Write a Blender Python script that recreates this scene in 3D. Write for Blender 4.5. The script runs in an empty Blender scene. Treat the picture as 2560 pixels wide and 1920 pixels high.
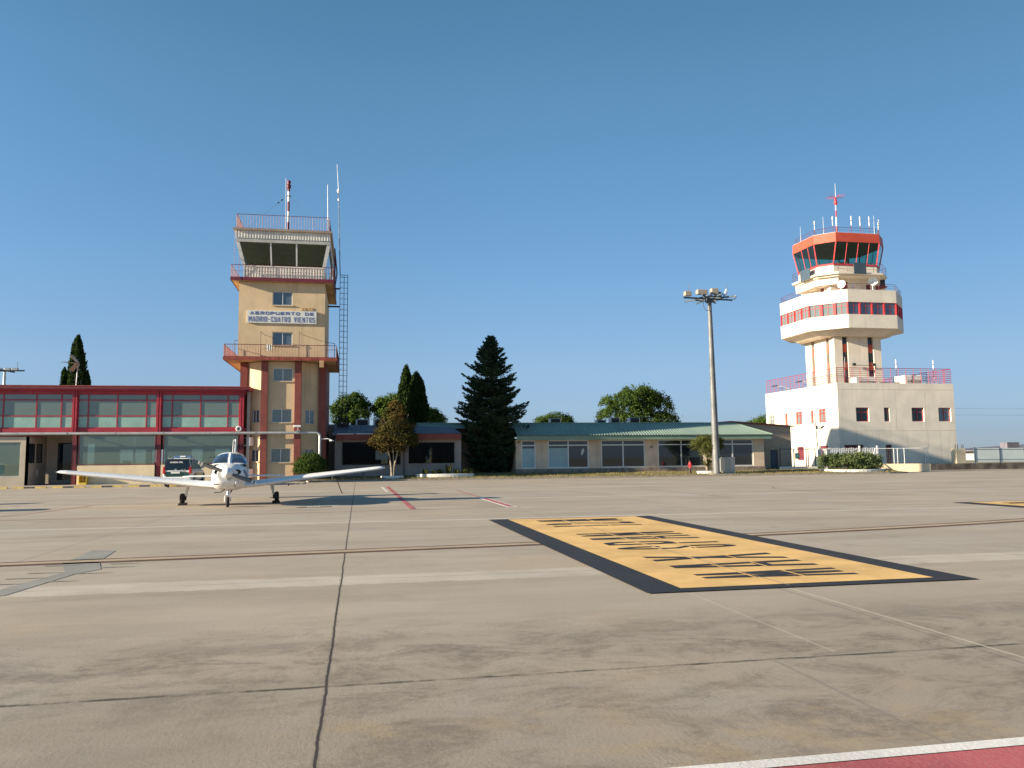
import bpy, math, random
from mathutils import Vector, Matrix
R_=math.radians; PI=math.pi
S=bpy.context.scene; COL=S.collection
# ---------------------------------------------------------------- camera, sky, sun, exposure
cam_d=bpy.data.cameras.new('camera'); cam=bpy.data.objects.new('camera',cam_d); COL.objects.link(cam)
cam.location=(0,0,1.5)
cam.rotation_euler=(Matrix.Rotation(R_(-10.87),3,'Z')@Matrix.Rotation(PI/2+R_(5.31),3,'X')@Matrix.Rotation(R_(-0.57),3,'Z')).to_euler()
cam_d.sensor_width=36; cam_d.lens=28.125; cam_d.clip_start=.1; cam_d.clip_end=9000
S.camera=cam
SUN_EL,SUN_AZ=15.2,81.0      # elevation; azimuth measured from -Y towards -X
sd=Vector((-math.sin(R_(SUN_AZ))*math.cos(R_(SUN_EL)),-math.cos(R_(SUN_AZ))*math.cos(R_(SUN_EL)),math.sin(R_(SUN_EL))))
W=bpy.data.worlds.new('World'); S.world=W; W.use_nodes=True
wn=W.node_tree.nodes; wl=W.node_tree.links
bg=wn['Background']; sky=wn.new('ShaderNodeTexSky'); sky.sky_type='NISHITA'; sky.sun_disc=False
sky.sun_elevation=R_(SUN_EL); sky.sun_rotation=R_(180+SUN_AZ); sky.altitude=600
sky.air_density=1.0; sky.dust_density=.3; sky.ozone_density=3.0
# colour grade on the sky texture: tinted by elevation, dimmed away from the sun's azimuth
wc=wn.new('ShaderNodeTexCoord'); wx=wn.new('ShaderNodeSeparateXYZ'); wl.new(wc.outputs['Generated'],wx.inputs[0])
rp=wn.new('ShaderNodeValToRGB'); wl.new(wx.outputs[2],rp.inputs[0])
STOPS=[(0,(.40,.495,.83)),(.028,(.42,.487,.74)),(.058,(.535,.565,.748)),(.112,(.705,.69,.765)),(.211,(.768,.843,.86)),(.331,(.80,.95,.92)),(.424,(.79,1,.93)),(.511,(.72,.975,.895)),(1,(.70,.95,.88))]
while len(rp.color_ramp.elements)<len(STOPS): rp.color_ramp.elements.new(.5)
for e,(p,c) in zip(rp.color_ramp.elements,STOPS): e.position=p; e.color=(c[0]*1.04,c[1]*1.06,c[2]*1.085,1)
dt=wn.new('ShaderNodeVectorMath'); dt.operation='DOT_PRODUCT'; wl.new(wc.outputs['Generated'],dt.inputs[0]); dt.inputs[1].default_value=Vector((sd.x,sd.y,0)).normalized()
mr=wn.new('ShaderNodeMapRange'); mr.interpolation_type='SMOOTHSTEP'; wl.new(dt.outputs['Value'],mr.inputs[0])
for k,v in enumerate((-.25,-.95,1.0,.68)): mr.inputs[k+1].default_value=v
m1=wn.new('ShaderNodeMix'); m1.data_type='RGBA'; m1.blend_type='MULTIPLY'; m1.inputs[0].default_value=1; wl.new(sky.outputs[0],m1.inputs[6]); wl.new(rp.outputs[0],m1.inputs[7])
m2=wn.new('ShaderNodeVectorMath'); m2.operation='SCALE'; wl.new(m1.outputs[2],m2.inputs[0]); wl.new(mr.outputs[0],m2.inputs['Scale'])
wl.new(m2.outputs[0],bg.inputs[0]); bg.inputs[1].default_value=.0707
sun_d=bpy.data.lights.new('sun','SUN'); sun=bpy.data.objects.new('sun',sun_d); COL.objects.link(sun)
sun_d.energy=5.0; sun_d.angle=R_(.53); sun_d.color=(1,.86,.66)
sun.rotation_euler=sd.to_track_quat('Z','Y').to_euler()
S.view_settings.view_transform='Standard'; S.view_settings.look='None'; S.view_settings.exposure=1.4; S.view_settings.gamma=1
S.render.resolution_x=1024; S.render.resolution_y=768
random.seed(7)
rnd=random.random
def uni(a,b): return a+(b-a)*random.random()
# ---------------------------------------------------------------- mesh helpers
class MB:
    def __init__(s): s.v=[]; s.f=[]; s.sm=[]
    def add(s,vs,fs,smooth=False):
        o=len(s.v); s.v+=[tuple(v) for v in vs]
        for f in fs: s.f.append([i+o for i in f]); s.sm.append(smooth)
        return s
    def quad(s,a,b,c,d): return s.add([a,b,c,d],[(0,1,2,3)])
    def box(s,x0,x1,y0,y1,z0,z1,M=None):
        v=[(x,y,z) for z in (z0,z1) for y in (y0,y1) for x in (x0,x1)]
        if M: v=[M(*p) for p in v]
        return s.add(v,[(0,2,3,1),(4,5,7,6),(0,1,5,4),(2,6,7,3),(0,4,6,2),(1,3,7,5)])
    def cbox(s,x0,x1,y0,y1,z0,z1,c=.03,M=None):       # box with chamfered vertical and top edges
        pts=[(x0+c,y0),(x1-c,y0),(x1,y0+c),(x1,y1-c),(x1-c,y1),(x0+c,y1),(x0,y1-c),(x0,y0+c)]
        cx,cy=(x0+x1)/2,(y0+y1)/2
        kx=(x1-x0-2*c)/(x1-x0); ky=(y1-y0-2*c)/(y1-y0)
        v=[(x,y,z0) for x,y in pts]+[(x,y,z1-c) for x,y in pts]+[(cx+(x-cx)*kx,cy+(y-cy)*ky,z1) for x,y in pts]
        if M: v=[M(*p) for p in v]
        f=[(7,6,5,4,3,2,1,0),tuple(range(16,24))]
        for k in (0,8):
            for i in range(8): j=(i+1)%8; f.append((k+i,k+j,k+8+j,k+8+i))
        return s.add(v,f)
    def prism(s,poly,z0,z1,poly1=None):               # vertical prism or frustum, ccw polygon
        n=len(poly); p1=poly1 or poly
        v=[(x,y,z0) for x,y in poly]+[(x,y,z1) for x,y in p1]
        return s.add(v,[tuple(range(n-1,-1,-1)),tuple(range(n,2*n))]+[(i,(i+1)%n,n+(i+1)%n,n+i) for i in range(n)])
    def extr(s,poly,a,b,axis='x'):                    # polygon in the other two axes extruded a..b along axis
        n=len(poly)
        if axis=='x': v=[(a,p,q) for p,q in poly]+[(b,p,q) for p,q in poly]
        else: v=[(p,a,q) for p,q in poly]+[(p,b,q) for p,q in poly]
        return s.add(v,[tuple(range(n)),tuple(range(2*n-1,n-1,-1))]+[(i,n+i,n+(i+1)%n,(i+1)%n) for i in range(n)])
    def tube(s,p,q,r0,r1=None,n=8,caps=True):
        p,q=Vector(p),Vector(q); r1=r0 if r1 is None else r1
        d=(q-p); 
        if d.length<1e-6: return s
        d.normalize(); a=d.orthogonal().normalized(); b=d.cross(a)
        v=[]
        for c,r in ((p,r0),(q,r1)):
            for i in range(n):
                t=2*PI*(i+.5)/n; v.append(c+a*(r*math.cos(t))+b*(r*math.sin(t)))
        f=[(i,(i+1)%n,n+(i+1)%n,n+i) for i in range(n)]
        s.add(v,f,n>6)
        if caps: s.add(v,[tuple(range(n-1,-1,-1)),tuple(range(n,2*n))])
        return s
    def poly(s,pts,r,n=6,r1=None):
        for i in range(len(pts)-1):
            a=r if r1 is None else r+(r1-r)*i/(len(pts)-1); b=r if r1 is None else r+(r1-r)*(i+1)/(len(pts)-1)
            s.tube(pts[i],pts[i+1],a,b,n)
        return s
    def lathe(s,prof,c=(0,0,0),n=16,ax='z'):
        v=[];m=len(prof)
        for r,h in prof:
            for i in range(n):
                t=2*PI*i/n; x,y=r*math.cos(t),r*math.sin(t)
                p=(x,y,h) if ax=='z' else ((h,x,y) if ax=='x' else (y,h,x))
                v.append((c[0]+p[0],c[1]+p[1],c[2]+p[2]))
        f=[(k*n+i,k*n+(i+1)%n,(k+1)*n+(i+1)%n,(k+1)*n+i) for k in range(m-1) for i in range(n)]
        s.add(v,f,True)
        s.add(v[:n],[tuple(range(n-1,-1,-1))]); s.add(v[-n:],[tuple(range(n))]); return s
    def loft(s,rings,closed=True,cap0=True,cap1=True,smooth=True):
        n=len(rings[0]); v=[p for r in rings for p in r]; f=[]
        for k in range(len(rings)-1):
            for i in range(n if closed else n-1):
                j=(i+1)%n; f.append((k*n+i,k*n+j,(k+1)*n+j,(k+1)*n+i))
        s.add(v,f,smooth)
        if cap0: s.add(rings[0],[tuple(range(n-1,-1,-1))])
        if cap1: s.add(rings[-1],[tuple(range(n))])
        return s
    def build(s,name,m,parent=None):
        me=bpy.data.meshes.new(name); me.from_pydata(s.v,[],s.f)
        me.polygons.foreach_set('use_smooth',s.sm); me.update()
        o=bpy.data.objects.new(name,me); COL.objects.link(o)
        if m: me.materials.append(m)
        if parent: adopt(o,parent)
        return o
def wm(o):
    M=Matrix.LocRotScale(o.location,o.rotation_euler,o.scale)
    return (wm(o.parent)@o.matrix_parent_inverse@M) if o.parent else M
def adopt(o,p): o.parent=p; o.matrix_parent_inverse=wm(p).inverted()
def tag(o,label=None,cat=None,group=None,kind=None):
    if label: o['label']=label
    if cat: o['category']=cat
    if group: o['group']=group
    if kind: o['kind']=kind
    return o
def thing(name,label,cat,loc=(0,0,0),group=None,rz=0):
    o=bpy.data.objects.new(name,None); COL.objects.link(o); o.location=loc; o.rotation_euler=(0,0,rz); o.empty_display_size=.3
    return tag(o,label,cat,group)
def struct(o): o['kind']='structure'; return o
KIDS={}
def kids(o): return [c for c in COL.objects if c.parent==o]
def dup(o,loc,rz=None,label=None,parent=None,scale=None):
    c=o.copy(); COL.objects.link(c)
    if parent: c.parent=parent
    else:
        c.location=loc
        if rz is not None: c.rotation_euler=(0,0,rz)
        if label: c['label']=label
        if scale: c.scale=scale
    for k in kids(o): dup(k,None,parent=c)
    return c
class Fr:                                               # wall frame: u along the wall, n outward, z up
    def __init__(s,o,u,n): s.o=o; s.u=u; s.n=n
    def __call__(s,u,d,z): return (s.o[0]+s.u[0]*u+s.n[0]*d, s.o[1]+s.u[1]*u+s.n[1]*d, z)
def FY(y): return Fr((0,y),(1,0),(0,-1))                # faces -Y, u = X
def FX(x): return Fr((x,0),(0,-1),(-1,0))               # faces -X, u = -Y
def wall(mb,F,u0,u1,z0,z1,t,holes):
    us=sorted({u0,u1}|{min(max(h[k],u0),u1) for h in holes for k in (0,1)}); zs=sorted({z0,z1}|{min(max(h[k],z0),z1) for h in holes for k in (2,3)})
    def solid(i,j):
        if i<0 or j<0 or i>=len(us)-1 or j>=len(zs)-1: return False
        a,b=(us[i]+us[i+1])/2,(zs[j]+zs[j+1])/2
        return not any(h[0]<a<h[1] and h[2]<b<h[3] for h in holes)
    for i in range(len(us)-1):
        for j in range(len(zs)-1):
            if not solid(i,j): continue
            a,b,c,d=us[i],us[i+1],zs[j],zs[j+1]
            mb.quad(F(a,0,c),F(b,0,c),F(b,0,d),F(a,0,d)); mb.quad(F(b,-t,c),F(a,-t,c),F(a,-t,d),F(b,-t,d))
            if not solid(i-1,j): mb.quad(F(a,-t,c),F(a,0,c),F(a,0,d),F(a,-t,d))
            if not solid(i+1,j): mb.quad(F(b,0,c),F(b,-t,c),F(b,-t,d),F(b,0,d))
            if not solid(i,j-1): mb.quad(F(a,-t,c),F(b,-t,c),F(b,0,c),F(a,0,c))
            if not solid(i,j+1): mb.quad(F(a,0,d),F(b,0,d),F(b,-t,d),F(a,-t,d))
    return mb
def window(par,F,u0,u1,z0,z1,fm,gm,rec=.12,fw=.06,vs=(),hs=(),sill=None,gm2=None,split=None):
    """frame bars as the part, pane (and sill) as sub-parts; set back by rec from the wall face"""
    d0,d1=-rec-.05,-rec+.02
    m=MB()
    m.box(u0,u0+fw,d0,d1,z0,z1,F); m.box(u1-fw,u1,d0,d1,z0,z1,F)
    m.box(u0+fw,u1-fw,d0,d1,z0,z0+fw,F); m.box(u0+fw,u1-fw,d0,d1,z1-fw,z1,F)
    for u in vs: m.box(u-fw/2,u+fw/2,d0+.004,d1-.004,z0+fw,z1-fw,F)
    for h in hs: m.box(u0+fw,u1-fw,d0+.007,d1-.007,h-fw/2,h+fw/2,F)
    w=m.build('window',fm,par)
    if split:
        MB().box(u0+fw*.5,u1-fw*.5,d0+.015,d0+.03,z0+fw*.5,split,F).build('panel',gm2,w)
        MB().box(u0+fw*.5,u1-fw*.5,d0+.015,d0+.03,split,z1-fw*.5,F).build('pane',gm,w)
    else: MB().box(u0+fw*.5,u1-fw*.5,d0+.015,d0+.03,z0+fw*.5,z1-fw*.5,F).build('pane',gm,w)
    if sill: MB().box(u0-.08,u1+.08,-rec+.021,.07,z0-.06,z0,F).build('sill',sill,w)
    return w
def text(body,w,h,M,mat,par,name='lettering',bold=0.,depth=.01,spacing=1.):
    cu=bpy.data.curves.new('t','FONT'); cu.body=body; cu.offset=bold; cu.extrude=0.0; cu.space_character=spacing; cu.resolution_u=3
    t=bpy.data.objects.new('t',cu); COL.objects.link(t)
    dg=bpy.context.evaluated_depsgraph_get(); me=bpy.data.meshes.new_from_object(t.evaluated_get(dg))
    xs=[v.co.x for v in me.vertices]; ys=[v.co.y for v in me.vertices]
    x0,x1,y0,y1=min(xs),max(xs),min(ys),max(ys)
    vs=[M((v.co.x-x0)/(x1-x0)*w,0,(v.co.y-y0)/(y1-y0)*h) for v in me.vertices]; fs=[tuple(p.vertices) for p in me.polygons]
    bpy.data.objects.remove(t); bpy.data.curves.remove(cu); bpy.data.meshes.remove(me)
    m=MB(); m.add(vs,fs); return m.build(name,mat,par)
# ---------------------------------------------------------------- material helpers
class NT:
    def __init__(s,name):
        s.m=bpy.data.materials.new(name); s.m.use_nodes=True; s.t=s.m.node_tree; s.b=s.t.nodes['Principled BSDF']; s.out=s.t.nodes['Material Output']
        s.co=s.t.nodes.new('ShaderNodeTexCoord').outputs['Object']
    def n(s,ty,**k):
        x=s.t.nodes.new(ty)
        for a,b in k.items(): setattr(x,a,b)
        return x
    def put(s,i,v):
        if hasattr(v,'is_output'): s.t.links.new(v,i)
        elif isinstance(v,(tuple,list)) and len(v)==3 and len(i.default_value)==4: i.default_value=(*v,1)
        else: i.default_value=v
    def math(s,op,a,b=None,c=None,clamp=False):
        x=s.n('ShaderNodeMath',operation=op,use_clamp=clamp); s.put(x.inputs[0],a)
        if b is not None: s.put(x.inputs[1],b)
        if c is not None: s.put(x.inputs[2],c)
        return x.outputs[0]
    def map(s,scale=(1,1,1),loc=(0,0,0),rot=(0,0,0),vec=None):
        x=s.n('ShaderNodeMapping'); s.put(x.inputs[0],vec or s.co); x.inputs['Scale'].default_value=scale; x.inputs['Location'].default_value=loc; x.inputs['Rotation'].default_value=rot
        return x.outputs[0]
    def noise(s,scale,detail=4,rough=.55,vec=None,dist=0):
        x=s.n('ShaderNodeTexNoise'); s.put(x.inputs['Vector'],vec or s.co); x.inputs['Scale'].default_value=scale; x.inputs['Detail'].default_value=detail; x.inputs['Roughness'].default_value=rough; x.inputs['Distortion'].default_value=dist
        return x.outputs[0]
    def remap(s,v,a,b,c=0.,d=1.,smooth=True):
        x=s.n('ShaderNodeMapRange',interpolation_type='SMOOTHSTEP' if smooth else 'LINEAR'); s.put(x.inputs[0],v)
        for i,q in enumerate((a,b,c,d)): x.inputs[i+1].default_value=q
        return x.outputs[0]
    def mix(s,f,a,b,mode='MIX'):
        x=s.n('ShaderNodeMix',data_type='RGBA',blend_type=mode); s.put(x.inputs[0],f); s.put(x.inputs[6],a); s.put(x.inputs[7],b); return x.outputs[2]
    def xyz(s,vec=None):
        x=s.n('ShaderNodeSeparateXYZ'); s.put(x.inputs[0],vec or s.co); return x.outputs
    def bump(s,h,st=.3,dist=.02,normal=None):
        x=s.n('ShaderNodeBump'); s.put(x.inputs['Height'],h); x.inputs['Strength'].default_value=st; x.inputs['Distance'].default_value=dist
        if normal: s.put(x.inputs['Normal'],normal)
        s.t.links.new(x.outputs[0],s.b.inputs['Normal']); return x.outputs[0]
    def done(s,col=None,rough=None,metal=None,spec=None):
        if col is not None: s.put(s.b.inputs['Base Color'],col)
        if rough is not None: s.put(s.b.inputs['Roughness'],rough)
        if metal is not None: s.b.inputs['Metallic'].default_value=metal
        if spec is not None: s.b.inputs['Specular IOR Level'].default_value=spec
        return s.m
def sc3(c,k): return tuple(min(1,x*k) for x in c)
def mat(name,c,rough=.6,var=.15,scale=1.5,metal=0,spec=.4,streak=0,bump=0,bscale=60,dirt=None):
    t=NT(name)
    f=t.noise(scale,5)
    col=t.mix(t.remap(f,.3,.7),sc3(c,1-var),sc3(c,1+var))
    if streak:
        st=t.noise(1.3,4,.6,t.map((2.2,2.2,.16)))
        col=t.mix(t.math('MULTIPLY',t.remap(st,.5,.78),streak),col,dirt or sc3(c,.45))
    if bump: t.bump(t.noise(bscale,3),bump,.01)
    r=t.remap(t.noise(scale*4,3),.3,.7,max(.02,rough-.1),min(1,rough+.1))
    return t.done(col,r,metal,spec)
def glass(name,tint,refl=.08,rough=.02,opaque=0,oc=(.1,.12,.12)):
    t=NT(name); t.t.nodes.remove(t.b)
    tr=t.n('ShaderNodeBsdfTransparent'); tr.inputs[0].default_value=(*tint,1)
    gl=t.n('ShaderNodeBsdfGlossy'); gl.inputs[0].default_value=(.95,.97,1,1); gl.inputs['Roughness'].default_value=rough
    lw=t.n('ShaderNodeLayerWeight'); lw.inputs[0].default_value=.5
    fac=t.math('MULTIPLY_ADD',t.math('POWER',lw.outputs['Facing'],3),.75,refl,True)
    base=tr.outputs[0]
    if opaque:
        df=t.n('ShaderNodeBsdfDiffuse'); t.put(df.inputs[0],t.mix(t.noise(.7,3),sc3(oc,.85),sc3(oc,1.15)))
        m0=t.n('ShaderNodeMixShader'); m0.inputs[0].default_value=opaque; t.t.links.new(base,m0.inputs[1]); t.t.links.new(df.outputs[0],m0.inputs[2]); base=m0.outputs[0]
    m1=t.n('ShaderNodeMixShader'); t.put(m1.inputs[0],fac); t.t.links.new(base,m1.inputs[1]); t.t.links.new(gl.outputs[0],m1.inputs[2])
    t.t.links.new(m1.outputs[0],t.out.inputs[0]); return t.m
def leafmat(name,c1,c2,c3,s1=.5,s2=6,trans=.25):
    t=NT(name); t.t.nodes.remove(t.b)
    a=t.mix(t.remap(t.noise(s1,2),.35,.65),c1,c2); a=t.mix(t.remap(t.noise(s2,2),.45,.75),a,c3)
    df=t.n('ShaderNodeBsdfDiffuse'); t.put(df.inputs[0],a); tl=t.n('ShaderNodeBsdfTranslucent'); t.put(tl.inputs[0],a)
    m=t.n('ShaderNodeMixShader'); m.inputs[0].default_value=trans; t.t.links.new(df.outputs[0],m.inputs[1]); t.t.links.new(tl.outputs[0],m.inputs[2])
    t.t.links.new(m.outputs[0],t.out.inputs[0]); return t.m
M={}
M['ochre']=mat('ochre_render',(.57,.43,.265),.85,.09,.8,streak=.35,bump=.15)
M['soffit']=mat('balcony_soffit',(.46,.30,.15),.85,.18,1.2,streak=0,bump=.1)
M['oxide']=mat('oxide_red_paint',(.20,.05,.038),.65,.12,1.5,streak=.2)
M['red']=mat('red_metal',(.34,.028,.045),.45,.12,1.2,streak=.12)
M['redrail']=mat('red_railing_paint',(.13,.017,.028),.5,.1,3)
M['redbrown']=mat('rusty_red_edge',(.24,.05,.035),.7,.3,3,streak=.5,dirt=(.09,.05,.03))
M['darkred']=mat('dark_red_metal',(.13,.02,.028),.5,.15,2)
M['white']=mat('white_paint',(.74,.73,.70),.5,.06,2,streak=.1)
M['offwhite']=mat('offwhite_corrugated',(.70,.67,.60),.5,.1,2,streak=.2)
M['greyframe']=mat('grey_frame',(.36,.36,.33),.5,.1,2,streak=.1)
M['alu']=mat('aluminium_frame',(.62,.62,.60),.4,.06,3,metal=.2)
M['cream']=mat('cream_concrete',(.72,.645,.53),.8,.07,.6,streak=.38,dirt=(.47,.41,.33),bump=.1)
M['creamwall']=mat('cream_low_wall',(.66,.55,.37),.85,.08,1,streak=.15)
M['porch']=mat('porch_render',(.47,.40,.31),.85,.08,1,streak=.15)
M['orangered']=mat('orange_red_panel',(.52,.075,.038),.5,.06,1,streak=.12)
M['towerred']=mat('window_red',(.45,.035,.04),.5,.08,2)
M['pink']=mat('pillar_pinkish_render',(.60,.47,.34),.85,.08,1.5,streak=.35,dirt=(.16,.12,.09))
M['plinth']=mat('stained_plinth',(.22,.18,.15),.9,.3,2,streak=.6,dirt=(.05,.045,.04))
M['greenmetal']=mat('pale_green_fascia',(.17,.255,.19),.5,.08,1.5,streak=.1)
M['greenroof']=mat('pale_green_corrugated_roof',(.205,.275,.225),.5,.1,.6,streak=.15,spec=.4)
M['darkroof']=mat('grey_purple_roof',(.13,.12,.14),.6,.2,.8)
M['greybuild']=mat('grey_render',(.30,.26,.23),.85,.1,1.2,streak=.3)
M['black']=mat('black_metal',(.018,.018,.02),.5,.2,3)
M['mast']=mat('weathered_mast_zinc',(.145,.15,.15),.55,.18,1.2,metal=.2,streak=.35)
M['galv']=mat('galvanised_steel',(.40,.41,.41),.42,.15,2.5,metal=.55,streak=.2)
M['pipe']=mat('grey_duct_metal',(.48,.48,.47),.38,.1,2,metal=.5)
M['concrete_block']=mat('kerb_concrete',(.30,.255,.20),.9,.2,2.5,bump=.3)
M['whitekerb']=mat('whitewashed_kerb',(.72,.70,.64),.85,.1,4,bump=.2,bscale=30)
M['yellow']=mat('yellow_stop_paint',(.50,.36,.09),.8,.25,5)
M['yellowbox']=mat('yellow_box_plastic',(.62,.42,.05),.5,.08,2)
M['blackpaint']=mat('worn_black_paint',(.05,.045,.04),.85,.35,6)
M['rubber']=mat('black_rubber',(.02,.02,.02),.8,.2,20)
M['steel']=mat('strut_steel',(.45,.45,.44),.35,.15,8,metal=.7)
M['plane']=mat('white_aircraft_paint',(.78,.77,.74),.28,.03,2,spec=.5)
M['prop']=mat('grey_propeller_paint',(.16,.15,.145),.45,.1,6)
M['blue']=mat('blue_stripe_paint',(.07,.16,.32),.3,.1,3)
M['carwhite']=mat('white_car_paint',(.72,.72,.70),.22,.03,2,spec=.6)
M['cargreen']=mat('dark_green_car_paint',(.016,.055,.04),.25,.08,2,spec=.6)
M['tail']=mat('red_lamp_lens',(.42,.02,.025),.2,.1,5)
M['lens']=mat('clear_lamp_lens',(.62,.64,.66),.12,.1,5,metal=.4)
M['letter_blue']=mat('faded_blue_letters',(.085,.12,.27),.6,.12,6)
M['signboard']=mat('sign_board_white',(.60,.62,.60),.5,.05,2,streak=.15)
M['bark']=mat('bark',(.11,.08,.055),.9,.3,6,bump=.5,bscale=25)
M['palebark']=mat('pale_grey_bark',(.30,.25,.19),.9,.25,6,bump=.4,bscale=25)
M['earth']=mat('bare_earth',(.20,.155,.10),.95,.3,1.5,bump=.4,bscale=20)
M['interior']=mat('interior_wall_paint',(.42,.43,.38),.9,.15,.6)
M['interior_dark']=mat('dim_interior_wall',(.10,.10,.09),.9,.2,.7)
M['ceiling']=mat('dim_cab_ceiling',(.09,.095,.075),.9,.15,.8)
M['blind']=mat('teal_window_film',(.27,.39,.40),.35,.1,.7,spec=.6)
M['frost']=mat('pale_green_frosted_panel',(.25,.41,.35),.3,.07,.8,spec=.5)
M['hydrant']=mat('hydrant_red',(.50,.04,.05),.5,.15,6)
M['beige_cab']=mat('beige_steel_cabinet',(.46,.44,.37),.5,.1,2,streak=.15)
M['darkdoor']=mat('dark_blue_grey_door',(.05,.075,.10),.5,.1,2)
M['fencegrey']=mat('pale_grey_slats',(.66,.66,.64),.5,.1,3,streak=.1)
M['sheet']=mat('pale_grey_green_sheet',(.50,.56,.55),.55,.06,.6,streak=.08)
M['stonecoat']=mat('blackened_low_wall',(.10,.085,.07),.9,.5,1.2,streak=.7,dirt=(.03,.03,.03),bump=.3)
M['greensign']=mat('green_sign_face',(.02,.30,.17),.5,.05,3)
M['tan']=mat('tan_lamp_housing',(.30,.255,.205),.5,.08,3)
M['cable']=mat('black_cable',(.03,.03,.03),.7,.1,5)
G={}
G['cabL']=glass('dark_green_tinted_glass',(.30,.40,.30),.05)
G['cabR']=glass('teal_tinted_glass',(.26,.66,.60),.045)
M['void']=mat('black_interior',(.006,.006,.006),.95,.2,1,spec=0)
G['green']=glass('blue_grey_window_glass',(.2,.23,.26),.075,.02,.88,(.016,.024,.032))
G['tint']=glass('grey_green_film_glass',(.3,.36,.33),.07,.04,.72,(.165,.22,.195))
G['clear']=glass('greenish_shop_glass',(.62,.74,.68),.09,.02,.36,(.20,.27,.225))  # diffuse share imitates the brightness of a lit interior and reflections
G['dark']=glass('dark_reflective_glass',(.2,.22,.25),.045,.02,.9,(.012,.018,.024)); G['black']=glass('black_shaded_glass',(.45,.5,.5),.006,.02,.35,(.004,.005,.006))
G['blue']=glass('grey_blue_window_glass',(.2,.25,.3),.09,.03,.8,(.085,.115,.145))
G['greyg']=glass('grey_green_window_glass',(.2,.25,.3),.07,.03,.8,(.17,.21,.20))
G['plane']=glass('smoked_canopy_glass',(.40,.44,.50),.10)
G['car']=glass('dark_car_glass',(.1,.1,.1),.07,.02,.85,(.012,.015,.018))
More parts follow.
